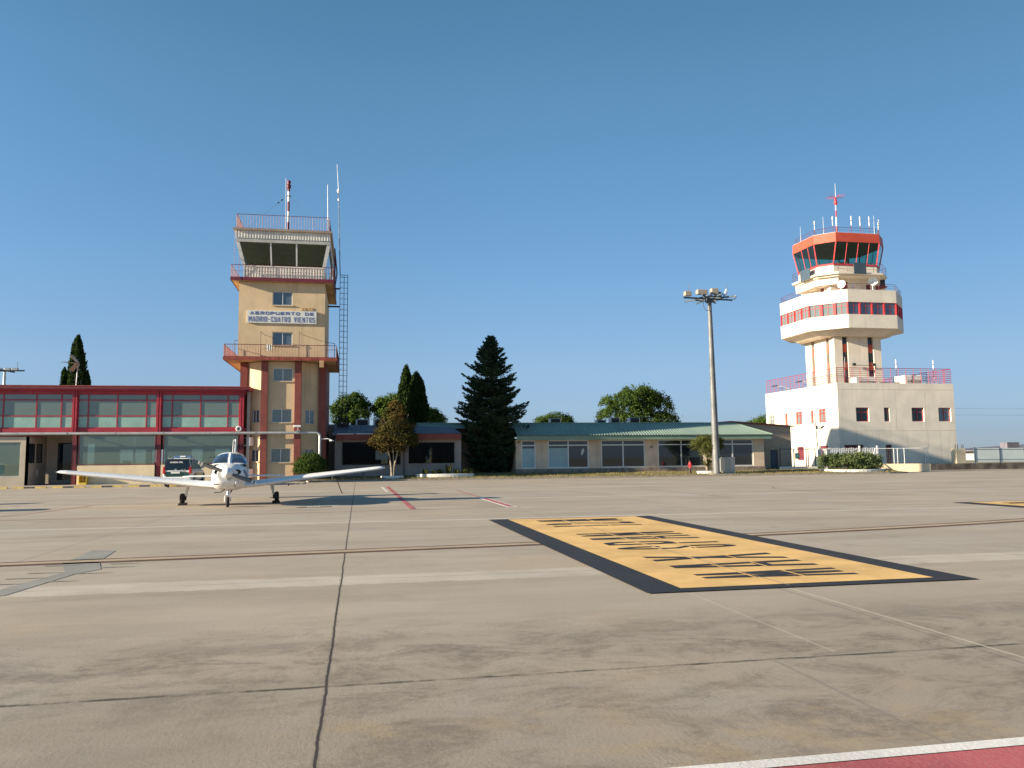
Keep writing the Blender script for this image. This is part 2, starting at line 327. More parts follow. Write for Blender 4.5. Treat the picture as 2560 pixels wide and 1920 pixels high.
# block work
def blockmat():
    t=NT('split_block_wall'); b=t.n('ShaderNodeTexBrick'); x=t.xyz(); cv=t.n('ShaderNodeCombineXYZ'); t.put(cv.inputs[0],t.math('ADD',x[0],x[1])); t.put(cv.inputs[1],x[2])
    t.put(b.inputs['Vector'],cv.outputs[0]); b.inputs['Color1'].default_value=(.37,.285,.21,1); b.inputs['Color2'].default_value=(.30,.225,.165,1); b.inputs['Mortar'].default_value=(.21,.17,.135,1)
    b.inputs['Scale'].default_value=1; b.inputs['Mortar Size'].default_value=.012; b.inputs['Brick Width'].default_value=.42; b.inputs['Row Height'].default_value=.2
    c=t.mix(t.remap(t.noise(9,4),.35,.7),b.outputs[0],(.42,.34,.25),'MIX'); t.bump(t.noise(14,4),.8,.05); return t.done(c,.95)
M['block']=blockmat()
def applymat():                                          # apron concrete: slabs, joints, laitance band, wear
    t=NT('apron_concrete'); x=t.xyz(); X,Y=x[0],x[1]
    wob=t.math('MULTIPLY',t.math('SUBTRACT',t.noise(.8,2),.5),.07)
    wob2=t.math('MULTIPLY',t.math('SUBTRACT',t.noise(7,3),.5),.035)
    # slab index tint
    ix=t.math('FLOOR',t.math('DIVIDE',t.math('ADD',X,5.0),4.9)); iy=t.math('FLOOR',t.math('DIVIDE',t.math('SUBTRACT',Y,.65),4.92))
    wn_=t.n('ShaderNodeTexWhiteNoise',noise_dimensions='2D'); cv=t.n('ShaderNodeCombineXYZ'); t.put(cv.inputs[0],ix); t.put(cv.inputs[1],iy); t.put(wn_.inputs['Vector'],cv.outputs[0])
    big=t.noise(.23,5,.6); mid=t.noise(.9,6,.62,t.map((.55,1.5,1))); fine=t.noise(38,4,.7); grit=t.noise(140,2,.6)
    c=t.mix(t.remap(big,.3,.7),(.350,.286,.216),(.442,.368,.286))
    c=t.mix(t.math('MULTIPLY',t.remap(mid,.35,.72),.55),c,(.285,.243,.19))
    c=t.mix(t.math('MULTIPLY',wn_.outputs[0],.38),c,(.375,.335,.285))
    # dark mottled worn zones near the near joint
    d1=t.math('ABSOLUTE',t.math('SUBTRACT',Y,6.15)); zone=t.remap(d1,.25,1.9,1,0); zone2=t.math('MULTIPLY',t.remap(Y,5.66,5.3,0,1),t.remap(t.math('ADD',X,t.math('MULTIPLY',t.noise(.7,4),.8)),-.6,.9,.35,1))
    mott=t.math('MULTIPLY',t.remap(t.noise(1.5,8,.78,t.map((.8,1.2,1)),.6),.42,.62),t.remap(t.noise(9,5,.8),.3,.6,.35,1))
    c=t.mix(t.math('MULTIPLY',t.math('MULTIPLY',t.math('MAXIMUM',zone,zone2),mott),.95),c,(.150,.122,.094)); c=t.mix(t.math('MULTIPLY',t.remap(Y,8.5,4.0,0,1),.42),c,(.215,.172,.130))
    far=t.remap(t.noise(.42,6,.7,t.map((.35,1.5,1),(9,3,0))),.46,.70); c=t.mix(t.math('MULTIPLY',far,.5),c,(.235,.20,.16)); blot=t.remap(t.noise(.9,4,.6,t.map((1,1,1),(5,17,0))),.60,.72); c=t.mix(t.math('MULTIPLY',blot,.35),c,(.20,.17,.135)); gr=t.remap(t.noise(.3,4,.6,t.map((1,.7,1),(3,27,0))),.5,.7); c=t.mix(t.math('MULTIPLY',gr,.35),c,(.36,.335,.30))
    och=t.remap(t.noise(.35,4,.6,t.map((1,1,1),(31,7,0))),.55,.72); c=t.mix(t.math('MULTIPLY',och,.3),c,(.40,.31,.19)); och2=t.math('MULTIPLY',t.remap(Y,5.3,4.7,0,1),t.remap(t.noise(1.1,6,.75,t.map((.8,1,1),(2.3,1,0))),.50,.66)); c=t.mix(t.math('MULTIPLY',och2,.55),c,(.36,.275,.165))
    # fine grain
    c=t.mix(t.math('MULTIPLY',t.remap(fine,.5,.75),.5),c,(.21,.175,.138)); c=t.mix(t.math('MULTIPLY',t.remap(grit,.6,.75),.35),c,(.50,.45,.38))
    pits=t.remap(t.noise(13,6,.8),.62,.70); c=t.mix(t.math('MULTIPLY',pits,.55),c,(.13,.11,.09))
    # pale exposed band Y 10.0..10.8 with ragged edges
    yb=t.math('ADD',Y,t.math('MULTIPLY',t.math('SUBTRACT',t.noise(3.2,5,.7),.5),.34)); yb=t.math('ADD',yb,t.math('MULTIPLY',X,.008))
    band=t.math('MULTIPLY',t.remap(yb,10.0,10.1),t.remap(yb,10.72,10.9,1,0)); bt=t.mix(t.remap(fine,.4,.7),(.53,.47,.39),(.44,.38,.31))
    c=t.mix(t.math('MULTIPLY',band,t.remap(t.noise(.6,5,.7),.3,.62,.35,.85)),c,bt)
    yb2=t.math('ADD',Y,t.math('MULTIPLY',t.math('SUBTRACT',t.noise(1.4,4),.5),.3))
    for (a,b_,s_) in ((20.0,.22,.55),(30.1,.3,.5),(40.2,.4,.45)):
        dd=t.math('ABSOLUTE',t.math('SUBTRACT',yb2,a)); c=t.mix(t.math('MULTIPLY',t.remap(dd,b_*.5,b_,1,0),s_),c,(.53,.47,.395))
    # joints
    def line(co,at,w,soft,w_=None):
        d=t.math('ABSOLUTE',t.math('SUBTRACT',t.math('ADD',co,w_ if w_ else wob2),at)); return t.remap(d,w,w+soft,1,0)
    def grid(co,off,per,w,soft):
        q=t.math('ADD',t.math('ADD',co,wob2),-off); q=t.math('DIVIDE',q,per); q=t.math('ABSOLUTE',t.math('SUBTRACT',q,t.math('ROUND',q))); return t.remap(t.math('MULTIPLY',q,per),w,w+soft,1,0)
    gx=grid(X,-.2,4.9,.006,.02); gy=grid(Y,5.62,4.86,.006,.02)
    c=t.mix(t.math('MULTIPLY',gx,.42),c,(.14,.12,.10)); c=t.mix(t.math('MULTIPLY',gy,t.remap(t.noise(.8,3),.35,.6,.1,.6)),c,(.13,.11,.09))
    w3=t.math('ADD',wob,wob2)
    c=t.mix(line(X,-.2,.0055,.007,t.math('ADD',t.math('MULTIPLY',wob,.5),t.math('MULTIPLY',wob2,.45))),c,(.05,.042,.037))
    crack=t.math('MULTIPLY',line(Y,5.62,.006,.03,w3),t.remap(t.noise(2.4,4,.7),.42,.6)); c=t.mix(crack,c,(.07,.06,.045))
    for (a,y0,y1,cc,s_) in ((3.02,3.,5.62,(.21,.18,.15),.6),(3.6,5.7,8.5,(.50,.44,.36),.35),(4.83,3.,8.6,(.54,.47,.37),.6)):
        msk=t.math('MULTIPLY',t.remap(Y,y0,y0+.05),t.remap(Y,y1-.05,y1,1,0)); c=t.mix(t.math('MULTIPLY',t.math('MULTIPLY',line(X,a,.008,.014),msk),s_),c,cc)
    # bump: broom marks, grit, joint recess
    br=t.noise(26,2,.5,t.map((1.,.06,1),(0,0,0),(0,0,R_(12)))); bz=t.remap(Y,5.9,5.5,0,1)
    h=t.math('ADD',t.math('MULTIPLY',t.math('MULTIPLY',br,t.math('MULTIPLY',bz,t.remap(t.noise(.8,3),.4,.65))),.45),t.math('ADD',fine,t.math('MULTIPLY',mid,.4)))
    h=t.math('SUBTRACT',h,t.math('MULTIPLY',pits,1.2)); h=t.math('ADD',h,t.math('MULTIPLY',band,t.math('MULTIPLY',t.noise(55,3),1.5)))
    t.bump(h,.32,.007)
    return t.done(c,t.remap(mid,.3,.7,.78,.95),0,.25)
M['apron']=applymat()
def groundmat():
    t=NT('dry_ground'); c=t.mix(t.remap(t.noise(.05,5),.35,.65),(.24,.20,.12),(.17,.16,.085)); c=t.mix(t.remap(t.noise(3,5,.7),.4,.7),c,(.29,.25,.16)); t.bump(t.noise(5,5),.5,.1); return t.done(c,.95)
M['ground']=groundmat()
def lawnmat():
    t=NT('dry_lawn_soil'); c=t.mix(t.remap(t.noise(.5,5,.65),.38,.62),(.22,.175,.085),(.125,.115,.045)); c=t.mix(t.remap(t.noise(14,5,.7),.4,.7),c,(.30,.235,.12)); t.bump(t.noise(22,5),.9,.06); return t.done(c,.95)
M['lawn']=lawnmat()
def paint(name,c,worn,wear=.5,var=.12):
    t=NT(name); base=t.mix(t.remap(t.noise(1.1,5,.6),.3,.7),sc3(c,1-var),sc3(c,1+var))
    base=t.mix(t.math('MULTIPLY',t.remap(t.noise(30,5,.75),.52,.72),wear),base,worn); base=t.mix(t.math('MULTIPLY',t.remap(t.noise(2.2,6,.7),.58,.78),wear*.8),base,worn)
    t.bump(t.noise(45,4),.35,.008); return t.done(base,.75,0,.3)
M['p_yellow']=paint('yellow_ground_paint',(.68,.425,.155),(.52,.39,.22),.65,.17)
M['p_black']=paint('black_ground_paint',(.022,.023,.028),(.10,.09,.08),.3)
M['p_red']=paint('red_ground_paint',(.40,.10,.105),(.42,.27,.23),.5,.18)
M['p_redfaint']=paint('faded_red_ground_paint',(.36,.16,.13),(.38,.30,.24),.7)
M['p_white']=paint('white_ground_paint',(.66,.63,.58),(.42,.36,.30),.45)
M['p_brown']=paint('brown_line_edge_paint',(.12,.062,.036),(.28,.21,.15),.4)
M['p_ochre']=paint('faded_yellow_line_paint',(.39,.30,.20),(.40,.33,.25),.6)
M['p_patch']=paint('grey_sealant_patch',(.262,.250,.216),(.31,.27,.21),.6)
M['tyre']=paint('tyre_mark_rubber',(.16,.135,.11),(.34,.29,.23),.7)
# ---------------------------------------------------------------- ground
struct(MB().quad((-4000,-3000,-.03),(4000,-3000,-.03),(4000,6000,-.03),(-4000,6000,-.03)).build('ground',M['ground'],None))
struct(MB().quad((-150,-60,0),(190,-60,0),(190,66.3,0),(-150,66.3,0)).build('apron',M['apron'],None))
def strip(name,pts,w,z,m):                                # flat painted line along a polyline
    mb=MB(); L=[];n=len(pts)
    for i,p in enumerate(pts):
        a=Vector(pts[max(0,i-1)]); b=Vector(pts[min(n-1,i+1)]); d=(b-a).normalized(); nn=Vector((-d.y,d.x))*w/2
        L.append(((p[0]+nn.x,p[1]+nn.y,z),(p[0]-nn.x,p[1]-nn.y,z)))
    for i in range(n-1): mb.quad(L[i][1],L[i+1][1],L[i+1][0],L[i][0])
    return struct(mb.build(name,m,None))
def rect(name,x0,x1,y0,y1,z,m): return struct(MB().quad((x0,y0,z),(x1,y0,z),(x1,y1,z),(x0,y1,z)).build(name,m,None))
def curve(pts,k=8):                                       # catmull-rom
    P=[Vector(p) for p in pts]; P=[2*P[0]-P[1]]+P+[2*P[-1]-P[-2]]; o=[]
    for i in range(1,len(P)-2):
        for j in range(k):
            t=j/k; a,b,c,d=P[i-1:i+3]; o.append(tuple(.5*((2*b)+(c-a)*t+(2*a-5*b+4*c-d)*t*t+(3*b-a-3*c+d)*t**3)))
    o.append(tuple(P[-2])); return o
gl=curve([(-16,12.9),(-5.2,13.31),(3.04,13.95),(7.4,14.36),(14.8,15.78),(26,19.2)])
strip('painted_line_edge',gl,.56,.004,M['p_brown']); strip('painted_line',gl,.27,.008,M['p_ochre'])
strip('painted_line',[(-60,19.6),(-9.2,23.41),(-2.2,23.85),(4.94,24.6)],.075,.004,M['p_redfaint'])
strip('painted_line',[(-9.9,25.0),(-9.5,27.1),(-9.1,30.5)],.09,.004,M['p_redfaint'])
strip('painted_line',[(1.58,45.4),(1.63,24.62)],.16,.008,M['p_red'])
strip('painted_line',[(4.62,38.3),(4.66,31.2)],.11,.008,M['p_redfaint'])
strip('painted_line_edge',[(4.67,31.1),(4.68,24.45)],.34,.006,M['p_white']); strip('painted_line',[(4.69,30.4),(4.69,24.7)],.2,.01,M['p_red'])
strip('painted_line_edge',[(1.27,44.6),(1.34,37.8)],.12,.006,M['p_white'])
for a,b in ((34.5,29.8),(31.5,27.6),(29.3,26.3),(27.6,25.4),(26.2,24.9),(39,33)):
    strip('painted_hatch_line',[(1.72,a),(4.5,b)],.05,.004,M['tyre'])
rect('red_painted_zone',-4,16,1.9,3.70,.004,M['p_red']); rect('white_painted_border',-4,16,3.70,3.80,.008,M['p_white'])
for pts in ([(13.4,37.2),(13.4,32),(13.32,27.4)],[(18.8,34.3),(18.6,31.5),(19.0,29),(19.4,27.3)],[(12,44),(15.5,43.2),(18.9,41.2),(20.3,38.6),(19.9,36.4),(18.85,34.3)],[(15,31.2),(20,31.5),(25.3,31)],[(9,36),(10.2,31)]):
    strip('tyre_mark',curve(pts,6),.06,.004,M['tyre'])
pp=[(-4.46,15.01),(-4.05,14.86),(-3.85,13.3),(-3.55,12.35),(-3.75,11.9),(-3.86,10.94),(-3.94,10.2),(-4.3,9.9),(-4.2,10.6),(-4.03,11.6),(-3.97,12.2),(-4.32,13.15)]
pm=MB(); pm.add([(x,y,.004) for x,y in pp][::-1],[tuple(range(len(pp)))])
for x0,x1,y in ((-4.6,-4.2,13.4),(-4.5,-4.0,12.9),(-4.42,-3.98,12.1),(-4.5,-4.0,11.6),(-4.5,-4.1,11.1),(-3.6,-3.2,12.9),(-3.6,-3.15,12.5),(-3.8,-3.3,11.9),(-3.9,-3.5,11.2)): pm.quad((x0,y,.006),(x1,y+.02,.006),(x1,y+.045,.006),(x0,y+.06,.006))
struct(pm.build('sealant_patch',M['p_patch'],None))
# ground sign (black border, yellow field, stencil letters readable from the left)
def stroke_letters(X0,Y0):
    """strokes as quads in sign coordinates; letter top at x=0, foot at x=2, reading along +y"""
    q=[]
    def vert(y,w,x0=0,x1=2): q.append([(x0,y-w/2),(x1,y-w/2),(x1,y+w/2),(x0,y+w/2)])
    def seg(x0,y0,x1,y1,w): q.append([(x0,y0-w/2),(x1,y1-w/2),(x1,y1+w/2),(x0,y0+w/2)])
    def em(y):
        seg(0,y+.19,2,y+.06,.11); seg(0,y+.44,2,y+.56,.11); seg(0.05,y+.19,1.95,y+.31,.11); seg(0.05,y+.44,1.95,y+.31,.11)
    def ay(y):
        seg(0,y+.24,2,y+.07,.13); seg(0,y+.34,2,y+.51,.13); q.append([(1.2,y+.16),(1.42,y+.14),(1.42,y+.44),(1.2,y+.42)]); q.append([(0,y+.18),(.3,y+.2),(.3,y+.4),(0,y+.4)])
    def arc(cx,cy,rx,ry,a0,a1,w,wx,n=10):
        for i in range(n):
            t0=a0+(a1-a0)*i/n; t1=a0+(a1-a0)*(i+1)/n
            o=lambda t,k:(cx+(rx+k*wx/2)*math.cos(t),cy+(ry+k*w/2)*math.sin(t))
            q.append([o(t0,-1),o(t1,-1),o(t1,1),o(t0,1)])
    em(.66)                                      # M (Y 9.2-9.8)
    ay(1.57)                                     # A
    seg(0,2.55,2,2.93,.14); seg(0,2.95,2,2.42,.14)   # X
    y=3.92                                       # S
    vert(y+.33,.09,1.35,1.75); 
    arc(.55,y+.2,.47,.14,-PI*.5,-PI*1.5,.11,.2,12); seg(.55,y+.06,.95,y+.06,.1); seg(.95,y+.06,1.3,y+.34,.12); seg(.4,y+.34,.75,y+.34,.1)
    seg(1.3,y+.34,1.5,y+.34,.1); arc(1.48,y+.2,.47,.14,PI*.5,-PI*.5,.11,.2,12); seg(1.2,y+.06,1.5,y+.06,.1)
    y=4.64; vert(y+.06,.11);
    arc(.42,y+.22,.36,.19,PI*.5,PI*1.5,.11,.16,12); seg(.42,y+.41,.8,y+.41,.11); arc(.8,y+.22,.36,.19,PI*.5,-PI*.5,.11,.16,12); seg(.4,y+.05,.8,y+.05,.1)   # P
    ay(5.43)                                     # A
    y=6.24; vert(y+.07,.12); vert(y+.46,.12); seg(0.1,y+.1,1.9,y+.44,.14)   # N
    y=8.44; vert(y+.1,.1); q.append([(0,y+.0),(.42,y+.02),(.42,y+.09),(0,y+.09)])   # 1
    y=8.92; arc(.5,y+.2,.44,.16,PI*1.5,PI*.5,.1,.2,10); seg(.5,y+.36,.95,y+.36,.1); seg(.9,y+.36,1.85,y+.06,.11); q.append([(1.72,y),(2,y),(2,y+.42),(1.72,y+.42)])   # 2
    em(9.78)                                     # M
    return q
def ground_sign(X0,Y0,label):
    t=thing('ground_sign',label,'ground marking',(X0,Y0,0),'span limit signs painted on the apron')
    MB().quad((X0,Y0,.012),(X0+4.16,Y0,.012),(X0+4.16,Y0+11.06,.012),(X0,Y0+11.06,.012)).build('border',M['p_black'],t)
    MB().quad((X0+.47,Y0+.21,.016),(X0+3.72,Y0+.21,.016),(X0+3.72,Y0+10.92,.016),(X0+.47,Y0+10.92,.016)).build('field',M['p_yellow'],t)
    words={}
    for k,qd in enumerate(stroke_letters(0,0)):
        ym=sum(p[1] for p in qd)/len(qd); mb=words.setdefault(0 if ym<3.6 else (1 if ym<8 else 2),MB())
        # stencil gaps across each letter at two places
        for a,b in ((-.1,.62),(.66,1.24),(1.28,2.1)):
            # clip quad in x
            def clip(pl,lim,keep):
                o=[]
                for i in range(len(pl)):
                    p,r=pl[i],pl[(i+1)%len(pl)]
                    ip,ir=keep(p[0]-lim),keep(r[0]-lim)
                    if ip: o.append(p)
                    if ip!=ir:
                        s=(lim-p[0])/(r[0]-p[0]); o.append((lim,p[1]+(r[1]-p[1])*s))
                return o
            pl=clip(clip(qd,a,lambda d:d>=0),b,lambda d:d<=0)
            if len(pl)<3: continue
            ar=sum(pl[i][0]*pl[(i+1)%len(pl)][1]-pl[(i+1)%len(pl)][0]*pl[i][1] for i in range(len(pl)))
            if ar<0: pl=pl[::-1]
            z=.020+.0003*(k%16)
            mb.add([(X0+1.03+x,Y0+y,z) for x,y in pl],[tuple(range(len(pl)))])
    for mb in words.values(): mb.build('lettering',M['p_black'],t)
    return t
ground_sign(3.13,8.52,'large yellow ground sign with black border and stencilled MAX SPAN 12M')
ground_sign(18.0,10.87,'distant yellow ground sign cut off by the right edge, only its corner showing')
strip('slab_joint',[(4.84,8.53),(4.80,12),(4.85,15.5),(4.82,19.55)],.016,.030,M['p_patch'])
# stand number plate
t=thing('stand_number',"faded black stand number bar painted below the aircraft's shadow",'ground marking',(-1.4,26.6,0))
MB().quad((-1.95,26.4,.004),(-.86,26.55,.004),(-.84,26.95,.004),(-1.9,26.8,.004)).build('bar',M['blackpaint'],t)
text('80',.42,.30,lambda a,b,c:(-1.62+a,26.52+c*1.05+a*.14,.008),M['p_white'],t,bold=.02)
# ---------------------------------------------------------------- lawn, kerbs, pavement
KL=[(-3.35,56.3),(-2.6,56.9),(0,57.2),(41.5,57.2),(43.4,57.6)]
mb=MB(); rows=[]
nx=60
for i in range(nx+1):
    x=-3.3+(46.5)*i/nx; y0=57.45 if x>0 else 57.45-.9*(-x/3.3)**1.5
    rows.append([(x,y0+(68.5-y0)*j/8,.10+.36*min(1,(j/8)*1.7)+.015*math.sin(x*1.3+j)) for j in range(9)])
for i in range(nx):
    for j in range(8): mb.quad(rows[i][j],rows[i+1][j],rows[i+1][j+1],rows[i][j+1])
struct(mb.build('lawn',M['lawn'],None))
mb=MB()
for i in range(len(KL)-1):
    a,b=Vector(KL[i]),Vector(KL[i+1]); L=(b-a).length; n=max(1,int(L/1.0)); d=(b-a).normalized(); nn=Vector((-d.y,d.x))
    for k in range(n):
        p=a+(b-a)*(k/n)+d*.006; q=a+(b-a)*((k+1)/n)-d*.006; h=.125+uni(-.006,.006)
        v=[(p.x,p.y,0),(q.x,q.y,0),(q.x+nn.x*.25,q.y+nn.y*.25,0),(p.x+nn.x*.25,p.y+nn.y*.25,0)]
        mb.add(v+[(x,y,h) for x,y,_ in v],[(4,5,6,7),(0,1,5,4),(1,2,6,5),(2,3,7,6),(3,0,4,7)])
struct(mb.build('kerb',M['concrete_block'],None))
# dry grass tufts over the lawn
gm=MB()
for i in range(9000):
    x=uni(-2.5,43); y=57.6+abs(random.gauss(0,1))*2.6
    if y>68: continue
    z=.10+.36*min(1,((y-57.45)/11.05)*1.7); a=uni(0,2*PI); h=uni(.04,.13); w=.025
    dx,dy=math.cos(a)*w,math.sin(a)*w; lx,ly=uni(-.05,.05),uni(-.05,.05)
    gm.add([(x-dx,y-dy,z),(x+dx,y+dy,z),(x+lx,y+ly,z+h)],[(0,1,2)])
go=gm.build('dry_grass',leafmat('dry_grass_blades',(.25,.20,.08),(.13,.13,.045),(.33,.27,.13),.4,5,.3),None); go['kind']='stuff'; tag(go,'dry patchy grass on the raised bed behind the kerb','grass')
struct(MB().box(-90,-3.5,52.95,66,-.02,.035).build('pavement',mat('pavement_concrete',(.34,.29,.235),.9,.15,1.2,bump=.2),None))
struct(MB().box(43.6,190,62.2,66.2,-.02,.03).build('pavement',M['concrete_block'],None))
# ---------------------------------------------------------------- red glazed terminal (left)
YT=58.2
def yT(v): return v*YT/56                                  # survey plane was Y=56
T=thing('terminal_building','two storey red framed glass terminal left of the beige tower','building',(-18,YT,0))
F=FY(YT)
cols=[-29.2,-23.9,-18.7,-13.4,-8.0]
ZT=[3.53,3.78,4.62,5.70,6.14]                               # band bottom, glass bottom, panel top, transom, glass top
mb=MB(); mb.box(-31,-7.75,YT-.05,YT+.25,3.53,3.78); mb.box(-31,-7.75,YT-.05,YT+.25,6.14,6.32); mb.box(-31,-7.75,YT+.02,YT+7,3.40,3.53); mb.build('red_band',M['red'],T)
mb=MB(); mb.box(-31,-7.55,YT-.35,YT+.3,6.32,6.60); mb.box(-7.75,-7.45,YT-.35,YT+8,6.35,6.62); mb.build('roof_fascia',M['red'],T)
mb=MB(); mb.quad((-31,YT-.38,6.615),(-7.4,YT-.38,6.615),(-7.4,YT+4.5,6.72),(-31,YT+4.5,6.72)); mb.box(-31,-7.4,YT-.4,YT-.3,6.60,6.66); mb.build('roof',M['redbrown'],T)
MB().box(-31,-7.5,YT-.47,YT-.36,6.42,6.56).build('gutter',M['darkred'],T)
for c in cols:
    mb=MB(); mb.box(c-.13,c-.02,YT-.16,YT+.1,3.53,6.32); mb.box(c+.03,c+.14,YT-.16,YT+.1,3.53,6.32); mb.box(c-.02,c+.03,YT-.06,YT+.1,3.78,6.14); mb.build('column',M['red'],T)
    MB().box(c-.13,c+.14,YT+.06,YT+.34,0.03,3.40).build('column',M['darkred'],T)
bays=[(-29.06,-24.03,[-28.2,-26.6,-24.9]),(-23.76,-18.83,[-23.1,-21.1,-19.57]),(-18.56,-13.53,[-17.9,-16.08,-14.23]),(-13.26,-8.13,[-12.58,-10.74,-8.94])]
for a,b,vs in bays:
    window(T,F,a,b,ZT[1],ZT[4],M['red'],G['tint'],rec=.03,fw=.075,vs=vs,hs=[ZT[2],ZT[3]],gm2=M['frost'],split=ZT[2])
# interior shell and lower storey
mb=MB(); B=FY(YT+7)
wall(mb,B,-31,-7.6,0,6.6,.2,[(-30,-25,1,2.9),(-23,-19.5,1.0,2.9),(-18,-14.5,1.0,2.9),(-13,-9.5,1.0,2.9)]); mb.box(-7.7,-7.5,YT+.3,YT+7,0,6.35); mb.build('rear_wall',M['interior'],T)
MB().box(-31,-7.7,YT+.3,YT+6.99,.03,.06).build('floor',M['interior_dark'],T)
mb=MB()
for x,y,w in ((-16.9,60,.5),(-15.1,62,.35),(-12.2,61,.35),(-10.9,60.2,.8),(-9.3,62,.3)): mb.box(x,x+w,y,y+.4,.06,3.4)
mb.box(-18,-8,YT+4.2,YT+4.3,2.4,3.4); mb.build('interior_column',M['interior'],T)
mb=MB()
for k in range(16):
    x=-18+k*.62; mb.box(x,x+uni(.2,.5),YT+uni(.8,2.5),YT+2.9,.06,uni(.9,1.65))
mb.build('interior_counter',M['interior_dark'],T)
mb=MB(); mb.box(-18.45,-13.6,YT-.02,YT+.2,.03,1.30); mb.box(-13.2,-8.15,YT-.02,YT+.2,.03,1.30); mb.build('low_wall',M['creamwall'],T)
for a,b in ((-18.45,-13.58),(-13.12,-8.2)):
    w=window(T,F,a,b,1.31,3.38,M['darkred'],G['clear'],rec=.1,fw=.05,vs=[])
MB().box(-15.05,-14.9,YT+.25,YT+.3,1.35,3.2).build('mullion',M['alu'],T)
# porch kiosk and recessed doorway
K=thing('glazed_kiosk','cream kiosk with a large window beneath the red terminal, at the left edge','kiosk',(-22.5,YT,0))
mb=MB(); wall(mb,FY(YT-.35),-30,-21.35,.03,3.22,.15,[(-29.5,-21.8,.62,2.88)])
kx=Fr((-21.35,YT-.35),(0,1),(1,0)); wall(mb,kx,0,3.2,.03,3.22,.15,[(.15,1.25,1.5,2.8),(1.38,2.6,1.5,2.8)]); mb.build('wall',M['porch'],K)
window(K,FY(YT-.35),-29.5,-21.8,.62,2.88,M['greyframe'],G['clear'],rec=.08,fw=.06,vs=[-25])
window(K,kx,.15,1.25,1.5,2.8,M['black'],G['dark'],rec=.06,fw=.05); window(K,kx,1.38,2.6,1.5,2.8,M['black'],G['dark'],rec=.06,fw=.05)
mb=MB(); mb.box(-26,-22.2,YT+.6,YT+1.2,.05,1.35); mb.box(-24.3,-23.9,YT+1.6,YT+1.9,.05,2.9); mb.build('counter',M['interior_dark'],K)
mb=MB(); mb.box(-23.7,-22.75,YT-.25,YT-.24,.8,1.4); mb.box(-24.9,-24.0,YT-.25,YT-.24,1.3,1.75); mb.build('notice',M['blind'],K)
MB().quad((-29.9,YT+3,.05),(-21.4,YT+3,.05),(-21.4,YT+3,3.2),(-29.9,YT+3,3.2)).build('rear_wall',M['interior'],K)
mb=MB(); mb.box(-21.6,-18.75,YT+2.9,YT+3.0,.05,3.4); mb.build('recess_wall',M['porch'],T)
d=MB(); 
for a in (-20.6,-19.7): d.box(a-.02,a+.04,YT+2.82,YT+2.88,.3,2.85)
d.box(-20.6,-18.8,YT+2.82,YT+2.88,2.8,2.88); d=d.build('door',M['black'],T); MB().box(-20.58,-18.8,YT+2.84,YT+2.86,.32,2.8).build('pane',G['dark'],d)
t=thing('extinguisher_sign','small pale notice pair fixed low on the shaded kiosk side wall','notice',(-21.3,YT+1.5,.9))
MB().box(-21.345,-21.33,YT+1.1,YT+1.25,.75,1.05).build('face',M['white'],t); MB().box(-21.345,-21.33,YT+1.3,YT+1.45,.6,1.05).build('face',M['white'],t)
# duct running along both facades
YP=57.72
D=thing('duct_pipe','long grey metal duct crossing the terminal and tower, elbowing down at its right end','pipe',(-12,YP,3.4))
mb=MB(); zp=3.42; x=-31.
while x<-3.0: mb.tube((x,YP,zp),(min(x+3.0,-2.92),YP,zp),.095,n=14); x+=3.0
el=[(-2.92+.25*math.sin(t*PI/12),YP,zp-.25+.25*math.cos(t*PI/12)) for t in range(7)]
mb.poly(el,.095,14); mb.tube((-2.67,YP,zp-.25),(-2.67,YP,1.55),.095,n=14); mb.build('duct',M['pipe'],D)
for x in (-28,-25,-22,-19,-16,-13,-10,-7,-4): MB().tube((x-.04,YP,zp),(x+.04,YP,zp),.108,n=14).build('clamp',M['galv'],D)
for x in (-28.9,-23.7,-18.6,-13.3,-8.1): MB().box(x-.03,x+.03,YP+.05,YT,zp-.02,zp+.03).build('bracket',M['black'],D)
# round loudspeaker + camera on duct
t=thing('wall_speaker','small round white wall speaker above the duct at the terminal corner','speaker',(-8.15,YT-.2,3.72))
MB().lathe([(.06,0),(.17,-.03),(.2,-.12),(.15,-.16),(.13,-.1)],(-8.15,YT-.15,3.72),16,'y').build('horn',M['white'],t); MB().lathe([(.07,-.1),(.05,-.14)],(-8.15,YT-.15,3.72),10,'y').build('core',M['black'],t)
t=thing('security_camera','white box camera on a bracket above the duct on the tower pier','camera',(-4.1,57.6,3.6))
MB().cbox(-4.45,-3.95,57.45,57.6,3.82,3.95,.02).build('housing',M['white'],t); mb=MB(); mb.tube((-4.15,57.6,3.5),(-4.15,57.55,3.82),.03); mb.box(-4.3,-4.0,57.55,57.7,3.5,3.58); mb.build('bracket',M['galv'],t)
t=thing('wall_lamp','pale gooseneck lamp sticking out right of the duct elbow','lamp',(-2.5,YP,3.1))
mb=MB(); mb.poly([(-2.6,YP,2.98),(-2.1,YP-.05,3.0),(-1.9,YP-.05,2.92)],.035); mb.build('arm',M['white'],t); MB().lathe([(.05,.06),(.17,0),(.15,-.03)],(-1.85,YP-.05,2.86),12).build('shade',M['white'],t)
# downpipes between terminal and tower
t=thing('downpipe','pair of thin downpipes in the gap between terminal and tower','pipe',(-7.6,58.9,0))
mb=MB(); mb.tube((-7.62,58.75,3.2),(-7.62,58.75,6.3),.045); mb.tube((-7.28,58.8,3.45),(-7.28,58.8,5.5),.035); mb.tube((-7.62,58.75,.05),(-7.62,58.75,3.2),.045); mb.build('tube',M['pipe'],t)
